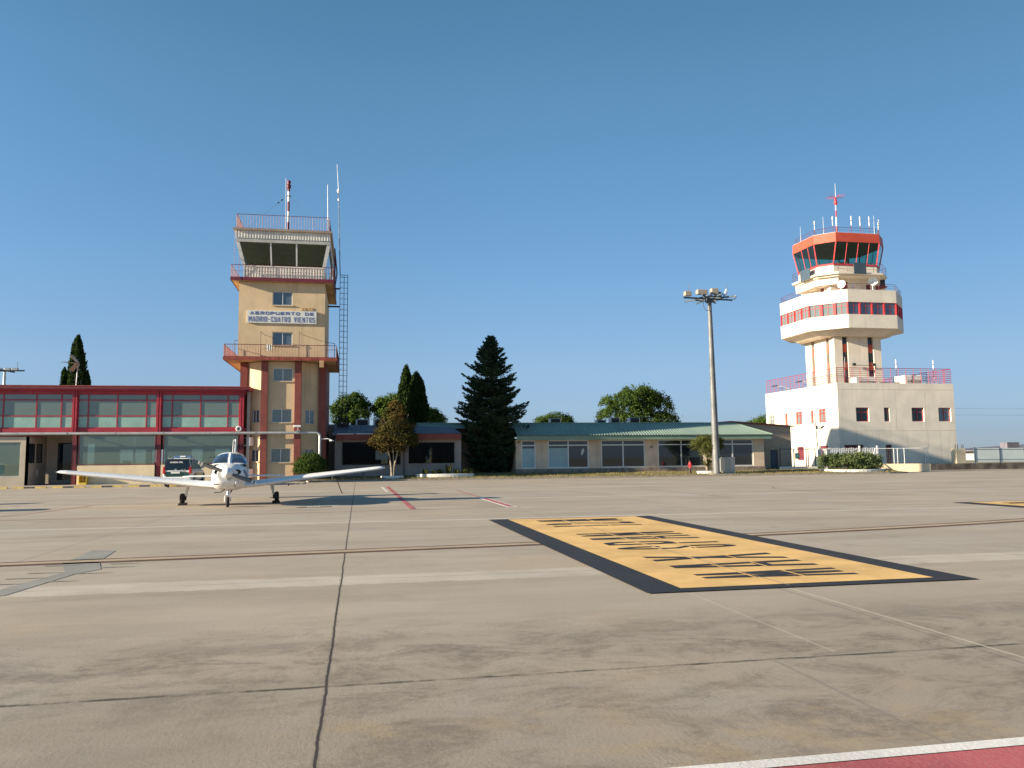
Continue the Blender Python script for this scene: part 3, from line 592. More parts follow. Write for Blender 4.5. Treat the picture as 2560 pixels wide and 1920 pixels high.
# yellow box by low wall
t=thing('yellow_box','yellow open fronted box standing against the cream low wall','box',(-17.9,YT-.3,.03))
mb=MB(); X0,X1=-18.2,-17.72
mb.box(X0,X0+.03,YT-.42,YT-.04,.035,.8); mb.box(X1-.03,X1,YT-.42,YT-.04,.035,.8); mb.box(X0+.03,X1-.03,YT-.42,YT-.04,.77,.8); mb.box(X0+.03,X1-.03,YT-.42,YT-.04,.035,.18); mb.box(X0+.03,X1-.03,YT-.08,YT-.05,.18,.77); mb.build('casing',M['yellowbox'],t)
# TV antenna on the roof
t=thing('tv_antenna','grey television antenna on a mast over the red terminal roof, before the cypress','antenna',(-19.95,62,6.6))
MB().tube((-19.95,62,6.6),(-19.88,62,8.55),.035).build('mast',M['galv'],t)
mb=MB(); mb.tube((-19.85,62,8.6),(-20.95,61.9,8.68),.02)
for k in range(5):
    q=-20.05-.16*k; mb.tube((q,61.6,8.62+.02*k),(q,62.4,8.62+.02*k),.012)
for sgn in (1,-1):
    for k in range(6):
        a=(-19.9-.03*k,62.0,8.62+sgn*(.06+.09*k)); mb.tube((a[0]-.1*k*.6,61.55,a[2]),(a[0]-.1*k*.6,62.45,a[2]),.02)
    mb.quad((-19.9,61.6,8.63+sgn*.05),(-19.9,62.4,8.63+sgn*.05),(-20.3,62.4,8.63+sgn*.58),(-20.3,61.6,8.63+sgn*.58))
mb.build('reflector',M['tan'],t)
# wheel stops
names=['in front of the kiosk window, at the left edge','in front of the kiosk corner','in front of the dark terminal doorway','in front of the yellow box','below the middle of the left aircraft wing','left of the police car rear wheel']
def wheel_stop(x,lab):
    t=thing('wheel_stop','yellow and black wheel stop '+lab,'wheel stop',(x,52.5,0),'wheel stops along the terminal pavement')
    prof=[(-.08,0),(.08,0),(.055,.095),(-.055,.095)]
    for a,b,m in ((0,.6,M['yellow']),(.6,1.22,M['blackpaint']),(1.22,1.83,M['yellow'])):
        MB().extr([(52.5+p,z) for p,z in prof],x+a,x+b).build('segment',m,t)
for k,lab in enumerate(names): wheel_stop(-22.25+2.14*k,lab)
# ---------------------------------------------------------------- railings
def railing(pts,z0,h,sp,r,rails,mb=None,closed=False,post=None):
    mb=mb or MB(); P=list(pts)+([pts[0]] if closed else [])
    for i in range(len(P)-1):
        a,b=Vector(P[i]),Vector(P[i+1]); L=(b-a).length; n=max(1,round(L/sp))
        for q,rr in rails: mb.tube((a.x,a.y,z0+q*h),(b.x,b.y,z0+q*h),rr,n=4,caps=False)
        for k in range(n+1):
            p=a+(b-a)*k/n; rr=post[1] if post and k%post[0]==0 else r
            mb.tube((p.x,p.y,z0),(p.x,p.y,z0+h),rr,n=4,caps=False)
    return mb
# ---------------------------------------------------------------- beige control tower (left)
A=thing('old_control_tower','beige square control tower with red balconies, carrying the airport name board','tower',(-5.4,61.5,0))
TX0,TX1,TY0,TY1=-8.34,-2.43,58.0,65.4
wins=[(-6.06,-4.70,12.47,13.47),(-6.03,-4.66,9.62,10.55)]
mb=MB(); wall(mb,FY(TY0),TX0,TX1,8.62,14.1,.25,wins)
mb.box(TX0,TX0+.25,TY0+.25,TY1,8.62,13.95); mb.box(TX0+.25,TX1-.25,TY1-.25,TY1,8.62,13.95)
wall(mb,Fr((TX1,TY0),(0,1),(1,0)),.25,TY1-TY0,8.62,13.95,.25,[(1.2,1.5,10.0,10.9)]); mb.build('upper_shaft',M['ochre'],A)
for w in wins: window(A,FY(TY0),*w,M['alu'],G['blue'],rec=.12,fw=.055,vs=[(w[0]+w[1])/2],sill=M['ochre'])
# lower polygonal shaft
Pn=[(-7.95,59.25),(-6.5,58.06),(-4.2,58.06),(-2.75,59.25),(-2.55,65.2),(-8.1,65.2)]
def PF(a,b):
    a,b=Vector(a),Vector(b); d=(b-a).normalized(); return Fr(a,d,(d.y,-d.x)),(b-a).length
mb=MB(); holes={1:[(.55,1.9,7.07,8.0),(.5,1.88,4.16,5.12),(.48,1.84,1.38,2.36)],0:[(.62,1.42,4.16,5.1),(.62,1.42,1.45,2.3)],2:[(.62,1.42,4.07,5.1),(.62,1.42,1.45,2.3)]}
for i in range(6):
    Ff,L=PF(Pn[i],Pn[(i+1)%6]); wall(mb,Ff,0,L,0.03,8.45,.2,holes.get(i,[]))
mb.build('lower_shaft',M['ochre'],A)
for i,hs in holes.items():
    Ff,L=PF(Pn[i],Pn[i+1])
    for h in hs: window(A,Ff,*h,M['alu'],G['greyg'] if i==1 else G['blue'],rec=.1,fw=.05,vs=[(h[0]+h[1])/2],sill=M['ochre'])
mb=MB().box(TX0+.3,TX1-.3,TY0+.6,TY1-.3,8.7,8.9); mb.box(-7.5,-3.2,59.6,64.8,.1,8.3); mb.build('core',M['interior_dark'],A)
for x0,x1,y0,y1 in ((-8.27,-7.78,58.95,59.7),(-6.72,-6.28,57.86,58.4),(-4.44,-4.0,57.86,58.4),(-2.82,-2.33,58.95,59.7),(-2.6,-2.32,59.7,65.2)):
    MB().box(x0,x1,y0,y1,.03,8.44).build('pier',M['oxide'],A)
# lower balcony
bx0,bx1,by0,by1=-9.19,-1.58,57.4,65.5
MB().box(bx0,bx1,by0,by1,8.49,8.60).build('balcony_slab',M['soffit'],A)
mb=MB(); 
for a in ((bx0-.03,bx1+.03,by0-.03,by0+.05),(bx0-.03,bx0+.05,by0+.05,by1),(bx1-.05,bx1+.03,by0+.05,by1)): mb.box(*a,8.47,8.69)
mb.build('balcony_edge',M['redbrown'],A)
b4=[(bx0+.02,by1),(bx0+.02,by0+.02),(bx1-.02,by0+.02),(bx1-.02,by1)]
railing(b4,8.69,.86,.19,.015,[(1,.022),(.03,.014)],post=(8,.02)).build('railing',M['redrail'],A)
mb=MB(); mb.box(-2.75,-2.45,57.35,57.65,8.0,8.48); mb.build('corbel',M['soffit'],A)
# thin support frames seen on that balcony
mb=MB()
for p in ([(-8.6,58.3,8.6),(-8.6,58.3,9.95),(-8.36,58.5,9.95)],[(-1.75,58.3,8.6),(-1.75,58.3,9.85),(-2.4,58.3,9.9)],[(-6.75,57.5,8.6),(-6.75,57.5,10.5)],[(-4.16,57.5,8.6),(-4.16,57.5,10.5)],[(-1.62,60,8.6),(-1.62,60,9.6),(-2.4,60,9.6)]): mb.poly(p,.018,4)
mb.poly([(-6.75,57.5,10.5),(-6.5,57.5,10.25),(-5.9,57.9,10.1)],.012,4); mb.poly([(-4.16,57.5,10.5),(-3.95,57.6,10.32),(-2.5,57.9,9.9)],.012,4)
mb.build('cable_support',M['cable'],A)
# upper balcony
ux0,ux1,uy0,uy1=-8.86,-1.87,57.6,65.9
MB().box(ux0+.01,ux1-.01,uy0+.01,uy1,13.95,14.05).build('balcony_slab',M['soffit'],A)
mb=MB()
for a in ((ux0-.02,ux1+.02,uy0-.02,uy0+.05),(ux0-.02,ux0+.05,uy0+.05,uy1),(ux1-.05,ux1+.02,uy0+.05,uy1)): mb.box(*a,13.93,14.17)
mb.build('balcony_edge',M['redrail'],A)
MB().box(ux0+.05,ux1-.05,uy0+.05,uy1,14.05,14.12).build('balcony_floor',M['soffit'],A)
u4=[(ux0+.02,uy1),(ux0+.02,uy0+.02),(ux1-.02,uy0+.02),(ux1-.02,uy1)]
railing(u4,14.17,.86,.19,.007,[(1,.022),(.5,.008)],post=(6,.016)).build('railing',M['redrail'],A)
# cab
def corr(mb,F,u0,u1,z0,z1,pitch=.19,dep=.065):               # trapezoidal ribs
    n=int(round((u1-u0)/pitch)); p=(u1-u0)/n
    for i in range(n):
        a=u0+i*p; us=[a,a+.3*p,a+.42*p,a+.88*p,a+p]; ds=[0,0,-dep,-dep,0]
        for k in range(4): mb.quad(F(us[k],ds[k],z0),F(us[k+1],ds[k+1],z0),F(us[k+1],ds[k+1],z1),F(us[k],ds[k],z1))
cx0,cx1,cy0,cy1=-8.05,-2.53,57.95,65.2                      # wall of cab
mb=MB(); corr(mb,FY(cy0),cx0,cx1,14.12,15.02); corr(mb,Fr((cx1,cy0),(0,1),(1,0)),0,cy1-cy0,14.12,15.02); corr(mb,FX(cx0),-cy1,-cy0,14.12,15.02); corr(mb,Fr((cx1,cy1),(-1,0),(0,1)),0,cx1-cx0,14.12,15.02); mb.build('corrugated_skirt',M['offwhite'],A)
mb=MB(); mb.box(cx0-.03,cx1+.03,cy0-.04,cy0+.2,15.02,15.12); mb.box(cx0-.03,cx0+.2,cy0+.2,cy1,15.02,15.12); mb.box(cx1-.2,cx1+.03,cy0+.2,cy1,15.02,15.12); mb.build('sill',M['white'],A)
tx0,tx1,ty0,ty1=-8.42,-2.2,57.42,65.75                      # splayed head line
bot=[(cx0,cy0),(cx1,cy0),(cx1,cy1),(cx0,cy1)]; top=[(tx0,ty0),(tx1,ty0),(tx1,ty1),(tx0,ty1)]
lerp=lambda a,b,t:(a[0]+(b[0]-a[0])*t,a[1]+(b[1]-a[1])*t)
mb=MB()
for i in range(4):
    for t in ((0,) if i!=0 else (0,.34,.655)):
        mb=MB(); a=lerp(bot[i],bot[(i+1)%4],t); b=lerp(top[i],top[(i+1)%4],{0:0,.34:.358,.655:.642}[t]); w=.12 if t==0 else .05
        v=[]
        for (x,y),z in ((a,15.1),(b,16.66)): v+=[(x-w,y-w*.6,z),(x+w,y-w*.6,z),(x+w,y+w*.6,z),(x-w,y+w*.6,z)]
        mb.add(v,[(0,3,2,1),(4,5,6,7),(0,1,5,4),(1,2,6,5),(2,3,7,6),(3,0,4,7)]); mb.build('mullion',M['white'],A)
mb=MB()
for i in range(4):
    a,b=bot[i],bot[(i+1)%4]; c,d=top[(i+1)%4],top[i]; mb.quad((*a,15.1),(*b,15.1),(*c,16.66),(*d,16.66))
mb.build('cab_glass',G['cabL'],A)
MB().box(cx0+.3,cx1-.3,cy0+.3,cy1-.3,14.13,14.2).build('cab_floor',M['interior_dark'],A)
MB().box(-6.6,-4.4,61.5,62.3,14.2,15.0).build('cab_console',M['interior_dark'],A)
MB().box(tx0+.05,tx1-.05,ty0+.05,ty1-.05,16.64,16.70).build('cab_ceiling',M['ceiling'],A)
MB().prism([(tx0-.08,ty0-.08),(tx1+.08,ty0-.08),(tx1+.08,ty1+.08),(tx0-.08,ty1+.08)],16.62,16.90).build('head_beam',M['greyframe'],A)
rx0,rx1,ry0,ry1=-8.55,-2.12,57.3,65.85
mb=MB(); corr(mb,FY(ry0),rx0,rx1,16.88,17.44); corr(mb,Fr((rx1,ry0),(0,1),(1,0)),0,ry1-ry0,16.88,17.44); corr(mb,FX(rx0),-ry1,-ry0,16.88,17.44); mb.build('corrugated_fascia',M['offwhite'],A)
MB().prism([(-8.7,57.15),(-2.0,57.15),(-2.0,66),(-8.7,66)],17.43,17.56,[(-8.74,57.11),(-1.96,57.11),(-1.96,66.04),(-8.74,66.04)]).build('roof_slab',mat('roof_edge_concrete',(.40,.33,.27),.85,.15,2,streak=.4),A)
r4=[(-8.5,65.7),(-8.5,57.35),(-2.18,57.35),(-2.18,65.7)]
railing(r4,17.56,1.03,.19,.013,[(1,.020),(.06,.014)],post=(9,.018)).build('railing',M['redrail'],A)
mb=MB(); mb.tube((-8.62,57.5,14.1),(-8.62,57.5,17.45),.012,n=4); mb.tube((-8.4,57.9,14.1),(-8.3,57.6,16.6),.014,n=4); mb.build('drain_rod',M['redrail'],A)
mb=MB()
for k in range(7): mb.tube((-1.86,58.6+k*.55,14.9+.34*k-.3*k),(-1.86,58.6+k*.55,16.2+.05*k),.02,n=4)
mb.poly([(-1.8,59.5,14.1),(-1.7,60.8,15.4),(-1.9,61.2,17.4)],.05,4); mb.build('side_bracket',M['darkred'],A)
bpy.context.view_layer.update()
for o in kids(A):
    if min(v[2] for v in o.bound_box)>13.9: o.location.z+=.17
# vents on wall
for x in (-4.10,-3.62): 
    mb=MB(); mb.box(x,x+.15,57.96,57.995,12.13,12.32); mb.box(x+.18,x+.33,57.96,57.995,12.13,12.32); mb.build('vent',M['soffit'],A)
t=thing('hanging_cloth','small white and dark cloth hung over the front rail of the lower red balcony','cloth',(-6.15,57.38,9.4))
mb=MB(); n=10; Lc=[]
for i in range(n+1): x=-6.38+.44*i/n; Lc.append([(x,57.385+.02*math.sin(i*1.9)-.01*j,9.57-(.44-.06*math.sin(i*2.3))*j/3) for j in range(4)])
for i in range(n):
    for j in range(3): mb.quad(Lc[i][j],Lc[i][j+1],Lc[i+1][j+1],Lc[i+1][j])
mb.build('fabric',mat('patterned_cloth',(.45,.42,.38),.9,.7,14),t)
# name board
t=thing('airport_sign','white board lettered AEROPUERTO DE MADRID-CUATRO VIENTOS on the beige tower','sign',(-5.38,57.9,11.1))
Msg=lambda dx,dz:(lambda a,b,c:(-7.74+dx+a,57.868,dz+c))
MB().box(-7.74,-3.02,57.885,57.998,11.16,12.04).build('board',M['signboard'],t)
GL={'A':[[(0,0),(.5,1),(1,0)],[(.2,.33),(.8,.33)]],'E':[[(1,1),(0,1),(0,0),(1,0)],[(0,.5),(.85,.5)]],'R':[[(0,0),(0,1),(.82,1),(1,.85),(1,.62),(.82,.48),(0,.48)],[(.5,.48),(1,0)]],'P':[[(0,0),(0,1),(.82,1),(1,.85),(1,.6),(.82,.44),(0,.44)]],
'O':[[(.2,0),(.8,0),(1,.15),(1,.85),(.8,1),(.2,1),(0,.85),(0,.15),(.2,0)]],'U':[[(0,1),(0,.15),(.2,0),(.8,0),(1,.15),(1,1)]],'T':[[(0,1),(1,1)],[(.5,1),(.5,0)]],'D':[[(0,0),(0,1),(.7,1),(1,.82),(1,.18),(.7,0),(0,0)]],'M':[[(0,0),(0,1),(.5,.3),(1,1),(1,0)]],'I':[[(.5,0),(.5,1)]],
'C':[[(1,.8),(1,.85),(.8,1),(.2,1),(0,.85),(0,.15),(.2,0),(.8,0),(1,.15),(1,.2)]],'V':[[(0,1),(.5,0),(1,1)]],'N':[[(0,0),(0,1),(1,0),(1,1)]],'S':[[(1,.82),(.8,1),(.2,1),(0,.85),(0,.65),(.2,.52),(.8,.48),(1,.35),(1,.15),(.8,0),(.2,0),(0,.18)]],'-':[[(.1,.5),(.9,.5)]]}
def sign_text(words,w,h,x0,y,z0,sw,gap,space,widths={}):
    n=sum(widths.get(c,1) for c in words if c!=' ')+space*words.count(' ')+gap*(len(words)-1-0*words.count(' ')); u=w/n; x=x0; mb=MB(); e=0
    for ch in words:
        if ch==' ': x+=(space+gap)*u; mb.build('lettering',M['letter_blue'],t); mb=MB(); continue
        cw=widths.get(ch,1)*u
        for pl in GL[ch]:
            for (ax,ay),(bx,by) in zip(pl,pl[1:]):
                a=Vector((x+sw/2+ax*(cw-sw),z0+sw/2+ay*(h-sw))); b=Vector((x+sw/2+bx*(cw-sw),z0+sw/2+by*(h-sw))); d=(b-a).normalized()*sw*.5; nn=Vector((-d.y,d.x)); e+=1; yy=y-.0004*(e%9)
                a-=d*.7; b+=d*.7; mb.quad((a.x-nn.x,yy,a.y-nn.y),(b.x-nn.x,yy,b.y-nn.y),(b.x+nn.x,yy,b.y+nn.y),(a.x+nn.x,yy,a.y+nn.y))
        x+=cw+gap*u
    mb.build('lettering',M['letter_blue'],t)
sign_text('AEROPUERTO DE',4.34,.235,-7.55,57.876,11.735,.064,.30,.75)
sign_text('MADRID-CUATRO VIENTOS',4.52,.385,-7.65,57.876,11.235,.05,.36,.75,{'I':.35,'-':.8,'M':1.25})
# masts on roof
t=thing('obstruction_light_mast','red and white banded mast with a red lamp on the beige tower roof','mast',(-5.2,59.5,17.56))
zz=[17.6,18.2,18.95,19.75,20.5,21.25,21.75]
for i in range(6): MB().tube((-5.2,59.5,zz[i]),(-5.2,59.5,zz[i+1]),.085,n=10).build('mast_band',M['white'] if i%2==0 else M['redrail'],t)
mb=MB(); mb.lathe([(.09,21.45),(.16,21.57),(.16,21.75),(.1,21.8),(.13,21.9),(.15,22.03),(.12,22.08)],(-5.2,59.5,0),12); mb.build('lamp',M['redrail'],t)
MB().tube((-5.38,59.5,17.56),(-5.42,59.5,22.25),.025,n=5).build('rod',M['alu'],t)
mb=MB(); mb.box(-5.3,-5.02,59.42,59.46,20.88,20.95); mb.build('clamp',M['black'],t)
t=thing('guy_wire','guy wire with two small black insulators left of the roof mast','wire',(-6.8,59.5,18))
mb=MB(); mb.tube((-5.25,59.5,21.0),(-8.3,58,17.6),.006,n=3); mb.tube((-5.15,59.5,21.0),(-2.4,58.5,17.6),.006,n=3); mb.build('wire',M['cable'],t)
mb=MB(); mb.tube((-5.62,59.32,20.58),(-5.70,59.28,20.49),.05); mb.tube((-5.85,59.2,20.33),(-5.93,59.16,20.24),.05); mb.build('insulator',M['black'],t)
t=thing('whip_antenna','thin white whip antenna at the right corner of the beige tower roof railing','antenna',(-2.28,57.5,18.4))
MB().tube((-2.27,57.45,18.2),(-2.33,57.45,21.25),.032,.018,n=6).build('rod',M['white'],t); MB().tube((-2.26,57.45,17.6),(-2.27,57.45,18.75),.04,n=6).build('base_tube',M['white'],t)
# ladder mast
t=thing('lattice_mast','black lattice antenna mast rising beside the beige tower to a white whip','mast',(-1.28,61.5,3.8))
mb=MB(); LX=(-1.5,-1.2,-.92); LY=62.2; zt=15.75
for x,y in ((LX[0],LY),(LX[1],LY+.3),(LX[2],LY)): mb.tube((x,y,3.7),(x,y,zt),.024,n=5)
z=4.1
while z<zt: 
    mb.tube((LX[0],LY,z),(LX[2],LY,z),.016,n=4); mb.tube((LX[0],LY,z),(LX[1],LY+.3,z+.2),.008,n=3); z+=.425
for z in (13.2,14.6): mb.box(-2.4,-1.5,LY-.02,LY+.02,z,z+.12)
mb.tube((LX[0],LY,zt),(LX[2],LY,zt),.022,n=4)
mb.build('lattice',M['black'],t)
MB().tube((LX[0],LY,zt),(-1.68,LY,22.3),.035,.022,n=6).build('pole',M['black'],t)
MB().tube((-1.68,LY,22.3),(-1.82,LY,24.55),.026,.012,n=6).build('whip',M['white'],t)
mb=MB(); mb.lathe([(.04,22.25),(.11,22.34),(.11,22.48),(.05,22.55)],(-1.69,LY,0),10); mb.lathe([(.03,21.6),(.07,21.66),(.07,21.76),(.03,21.8)],(-1.67,LY,0),10); mb.build('coupling',M['white'],t)
mb=MB(); mb.box(-1.8,-.6,61.9,62.7,3.62,3.78); mb.box(-1.62,-.75,LY+.5,LY+.54,3.7,4.3); mb.build('base_box',M['black'],t)
# two wall air conditioners at tower foot
for z,lab in ((2.55,'white wall air conditioner just above the small left window at the tower foot'),(.35,'white air conditioner near the ground at the tower foot, behind the aircraft tail')):
    t=thing('air_conditioner',lab,'air conditioner',(-7.3,58.6,z),'air conditioners on the tower foot')
    Fa,L=PF(Pn[0],Pn[1]); 
    MB().cbox(.15,1.0,.05,.4,z,z+.6,.02,lambda a,b,c:Fa(a,b,c)).build('casing',M['white'],t)
    MB().cbox(.2,.62,.402,.42,z+.06,z+.54,.008,lambda a,b,c:Fa(a,b,c)).build('grille',M['black'],t)
# ---------------------------------------------------------------- low dark restaurant building
B1=thing('low_red_fascia_building','low shaded building with red fascia and two wide black windows, beside the beige tower','building',(3,62,0))
YD=60.5; x0,x1=-1.72,7.64
mb=MB(); wall(mb,FY(YD),x0,x1,.2,3.05,.25,[(-1.2,3.1,1.12,2.83),(3.62,7.2,1.12,2.83)]); mb.box(x0,x0+.25,YD+.25,68,.2,3.2); mb.box(x1-.25,x1,YD+.25,68,.2,3.2); mb.box(-2.62,x0,65.6,65.9,0,4.35); mb.build('wall',M['greybuild'],B1)
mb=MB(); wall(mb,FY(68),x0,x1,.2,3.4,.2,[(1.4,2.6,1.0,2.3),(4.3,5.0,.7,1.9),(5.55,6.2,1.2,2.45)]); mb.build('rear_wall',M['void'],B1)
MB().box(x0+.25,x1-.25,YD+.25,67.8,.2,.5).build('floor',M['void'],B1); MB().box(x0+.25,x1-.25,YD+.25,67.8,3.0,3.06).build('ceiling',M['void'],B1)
mb=MB(); mb.box(-1.62,7.6,YD-.35,YD-.27,2.96,3.40); mb.box(7.52,7.6,YD-.27,YD+.3,2.96,3.40); mb.box(-1.62,-1.54,YD-.27,YD+.3,2.96,3.40); mb.box(-1.54,7.52,YD-.27,YD,3.06,3.1); mb.build('fascia',M['oxide'],B1)
mb=MB(); mb.add([(-1.85,YD-.3,3.42),(7.65,YD-.3,3.42),(7.15,YD+2.9,4.12),(-1.85,YD+2.9,4.22),(7.2,68,4.2),(-1.85,68,4.3)],[(0,1,2,3),(3,2,4,5)]); mb.box(-1.9,-1.7,YD-.3,68,3.3,3.5)
for k in range(9): mb.box(-1.6+1.02*k,-1.57+1.02*k,YD-.28,YD-.2,3.41,3.47)
mb.build('roof',M['darkroof'],B1)
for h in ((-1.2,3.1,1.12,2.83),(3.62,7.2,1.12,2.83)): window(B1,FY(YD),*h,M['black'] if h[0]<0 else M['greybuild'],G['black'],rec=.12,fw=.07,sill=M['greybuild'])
MB().tube((3.36,YD-.09,.3),(3.36,YD-.09,2.95),.06).build('downpipe',M['darkroof'],B1)
mb=MB()
for a,b,c in ((.2,.9,1.3),(1.2,1.7,1.5),(2.2,2.8,1.25),(4.2,4.6,1.4),(5.9,6.9,1.2)): mb.box(a,b,YD+1.5,YD+2.1,.5,c)
mb.build('interior_furniture',M['interior'],B1)
for k,(x,y,w,lab) in enumerate(((-.25,64.6,1.1,'grey air conditioner nearest the lattice mast on the low building roof'),(1.15,64.9,.7,'slim grey air conditioner on the low building roof, just left of the brown tree'))):
    t=thing('air_conditioner',lab,'air conditioner',(x,y,4.1),'air conditioners on the roofs'); MB().cbox(x,x+w,y,y+.5,4.15,4.72,.03).build('casing',M['galv'],t); MB().cbox(x+.15,x+w-.15,y-.02,y-.003,4.2,4.66,.008).build('grille',M['black'],t)
# ---------------------------------------------------------------- green roofed building
N1=len(COL.objects)
B2=thing('green_roof_building','long single storey building with pale green corrugated roof and wide white framed windows','building',(24,64,0))
YG=63.5; gx0,gx1=12.45,34.12
H2=[(12.90,14.10),(15.10,18.55),(19.60,23.41),(24.53,28.70),(29.35,33.14)]
mb=MB(); wall(mb,FY(YG),gx0,gx1,.62,3.1,.25,[(a,b,.66,2.95) for a,b in H2]); mb.box(gx1-.25,gx1,YG+.25,68,.3,3.1); mb.box(gx0,gx0+.25,YG+.25,67.5,.3,3.1); mb.box(7.9,gx0,67.3,67.5,.3,3.4); mb.build('wall',M['pink'],B2)
MB().box(gx0,gx1+.04,YG-.05,YG+.3,.2,.62).build('plinth',M['plinth'],B2)
MB().box(gx0,gx1-.3,YG+3,YG+3.1,.3,3.1).build('rear_wall',M['interior_dark'],B2)
for i,(a,b) in enumerate(H2):
    m_=[(a+b)/2] if i else []
    w=window(B2,FY(YG),a,b,.66,2.95,M['alu'],G['green'],rec=.06,fw=.095,vs=m_,hs=[2.52])
    if i==0: MB().box(a+.09,b-.09,YG+.068,YG+.072,.75,2.28).build('blind',M['blind'],w)
    if i==1: MB().box(a+.09,m_[0]-.05,YG+.068,YG+.072,.75,2.3).build('blind',M['blind'],w)
# shield emblem sticker with white diagonal bars on the second window's right pane
t=thing('window_emblem','small white striped shield emblem stuck on a pane of the green roofed building','emblem',(18.0,YG+.08,2.0))
mb=MB()
for k in range(4):
    z=1.68+.13*k; w=.14 if 0<k<3 else .10
    mb.add([(18.02-w+.02*k,YG+.073,z),(18.02+w-.02+.02*k,YG+.073,z+.13),(18.02+w-.02+.02*k,YG+.073,z+.21),(18.02-w+.02*k,YG+.073,z+.08)],[(0,1,2,3)])
mb.build('stripe',M['white'],t)
t=thing('house_number','small brown 13-like number plate on the pillar between the wide windows','number plate',(23.95,YG-.01,2.35))
tag(t,'small pair of brown bars fixed on the pillar between the wide windows')
MB().box(23.86,23.93,YG-.03,YG-.002,2.25,2.42).build('bar',M['bark'],t); MB().box(24.0,24.07,YG-.03,YG-.002,2.25,2.42).build('bar',M['bark'],t)
mb=MB(); YE=62.8; mb.box(gx0,34.5,YE+.05,YE+.15,2.95,3.30); mb.box(34.4,34.5,YE+.15,68,2.95,3.30); mb.box(gx0,34.4,YE+.15,YG,2.97,3.0); mb.build('fascia',M['greenmetal'],B2)
# corrugated roof: front slope ribs running up-slope with hip at right
mb=MB(); RY,RZ,EZ=65.3,4.36,3.31; RX=32.3; p=.24; n=int((34.6-gx0)/p)
def zr(x,y):
    f=(y-YE)/(RY-YE); return EZ+(RZ-EZ)*f
for i in range(n):
    a=gx0+i*p
    for (u,du) in ((0,0),(.3,1),(.42,2),(.88,3)):
        us=[0,.3,.42,.88,1]; ds=[0,0,.045,.045,0]; xa=a+us[du]*p; xb=a+us[du+1]*p
        # top end limited by hip
        def top(x): 
            if x<=RX: return RY
            return RY-(x-RX)/(34.6-RX)*(RY-YE)
        ya,yb=top(xa),top(xb)
        mb.quad((xa,YE-.06,EZ+ds[du]-.02),(xb,YE-.06,EZ+ds[du+1]-.02),(xb,yb,zr(xb,yb)+ds[du+1]),(xa,ya,zr(xa,ya)+ds[du]))
mb.add([(34.6,YE,EZ),(34.6,68,EZ),(RX,RY,RZ)],[(0,1,2)]); mb.quad((4.6,RY,RZ),(RX,RY,RZ),(34.6,68,EZ),(4.6,68,EZ)); mb.quad((4.6,64.3,zr(0,64.3)),(gx0,64.3,zr(0,64.3)),(gx0,RY,RZ),(4.6,RY,RZ)); mb.build('roof',M['greenroof'],B2)
mb=MB(); mb.tube((4.6,RY,RZ+.04),(RX,RY,RZ+.04),.06,n=6); mb.tube((RX,RY,RZ+.04),(34.6,YE,EZ+.03),.05,n=6); mb.build('ridge_cap',M['greenmetal'],B2)
for k,(x,w,lab) in enumerate(((16.0,.95,'grey air conditioner left of the three on the green roof ridge, before the small pine'),(20.1,.85,'flat slatted grey air conditioner leftmost of the three below the big pine'),(21.35,.85,'middle grey air conditioner of the three below the big pine'),(23.05,.95,'right grey air conditioner of the three below the big pine'))):
    t=thing('air_conditioner',lab,'air conditioner',(x,66.2,4.3),'air conditioners on the roofs'); h=(.42,.28,.46,.5)[k]
    MB().cbox(x,x+w,66.2,66.9,4.2,4.44+h,.03).build('casing',M['galv'],t); MB().cbox(x+.08,x+w-.08,66.18,66.197,4.3,4.40+h,.008).build('grille',M['black'],t)
for o in list(COL.objects)[N1:]:
    if o.parent is None: L=o.location; o.location=(L.x*.975,L.y*.975,1.5+(L.z-1.5)*.975); o.scale=(.975,.975,.975)
# ---------------------------------------------------------------- block gable building
N2=len(COL.objects)
B3=thing('block_gable_building','low gabled building of pale split blocks between the green roof and the white tower','building',(34,72,0))
mb=MB(); YB=68.0
poly=[(26.0,.2),(39.3,.2),(39.3,4.17),(33.3,4.58),(26.0,4.1)]
dx0,dx1,dz=37.15,37.88,2.06
mb.add([(x,YB,z) for x,z in [(26,.2),(dx0,.2),(dx0,dz),(dx1,dz),(dx1,.2),(39.3,.2),(39.3,4.17),(33.3,4.58),(26,4.1)]],[tuple(range(9))]); mb.quad((39.3,YB,.2),(39.3,80,.2),(39.3,80,4.17),(39.3,YB,4.17)); mb.quad((26,80,.2),(26,YB,.2),(26,YB,4.1),(26,80,4.1)); mb.build('wall',M['block'],B3)
MB().box(dx0,dx1,YB+.08,YB+.12,.2,dz).build('door',M['darkdoor'],B3)
mb=MB(); 
for a,b in (((25.7,4.08),(33.3,4.60)),((33.3,4.60),(39.6,4.16))): mb.add([(a[0],YB-.2,a[1]),(b[0],YB-.2,b[1]),(b[0],80,b[1]),(a[0],80,a[1]),(a[0],YB-.2,a[1]+.1),(b[0],YB-.2,b[1]+.1),(b[0],80,b[1]+.1),(a[0],80,a[1]+.1)],[(3,2,1,0),(4,5,6,7),(0,1,5,4),(1,2,6,5),(2,3,7,6),(3,0,4,7)])
mb.build('roof',M['redbrown'],B3)
for o in list(COL.objects)[N2:]:
    if o.parent is None: L=o.location; o.location=(L.x*.94,L.y*.94,1.5+(L.z-1.5)*.94); o.scale=(.94,.94,.94)
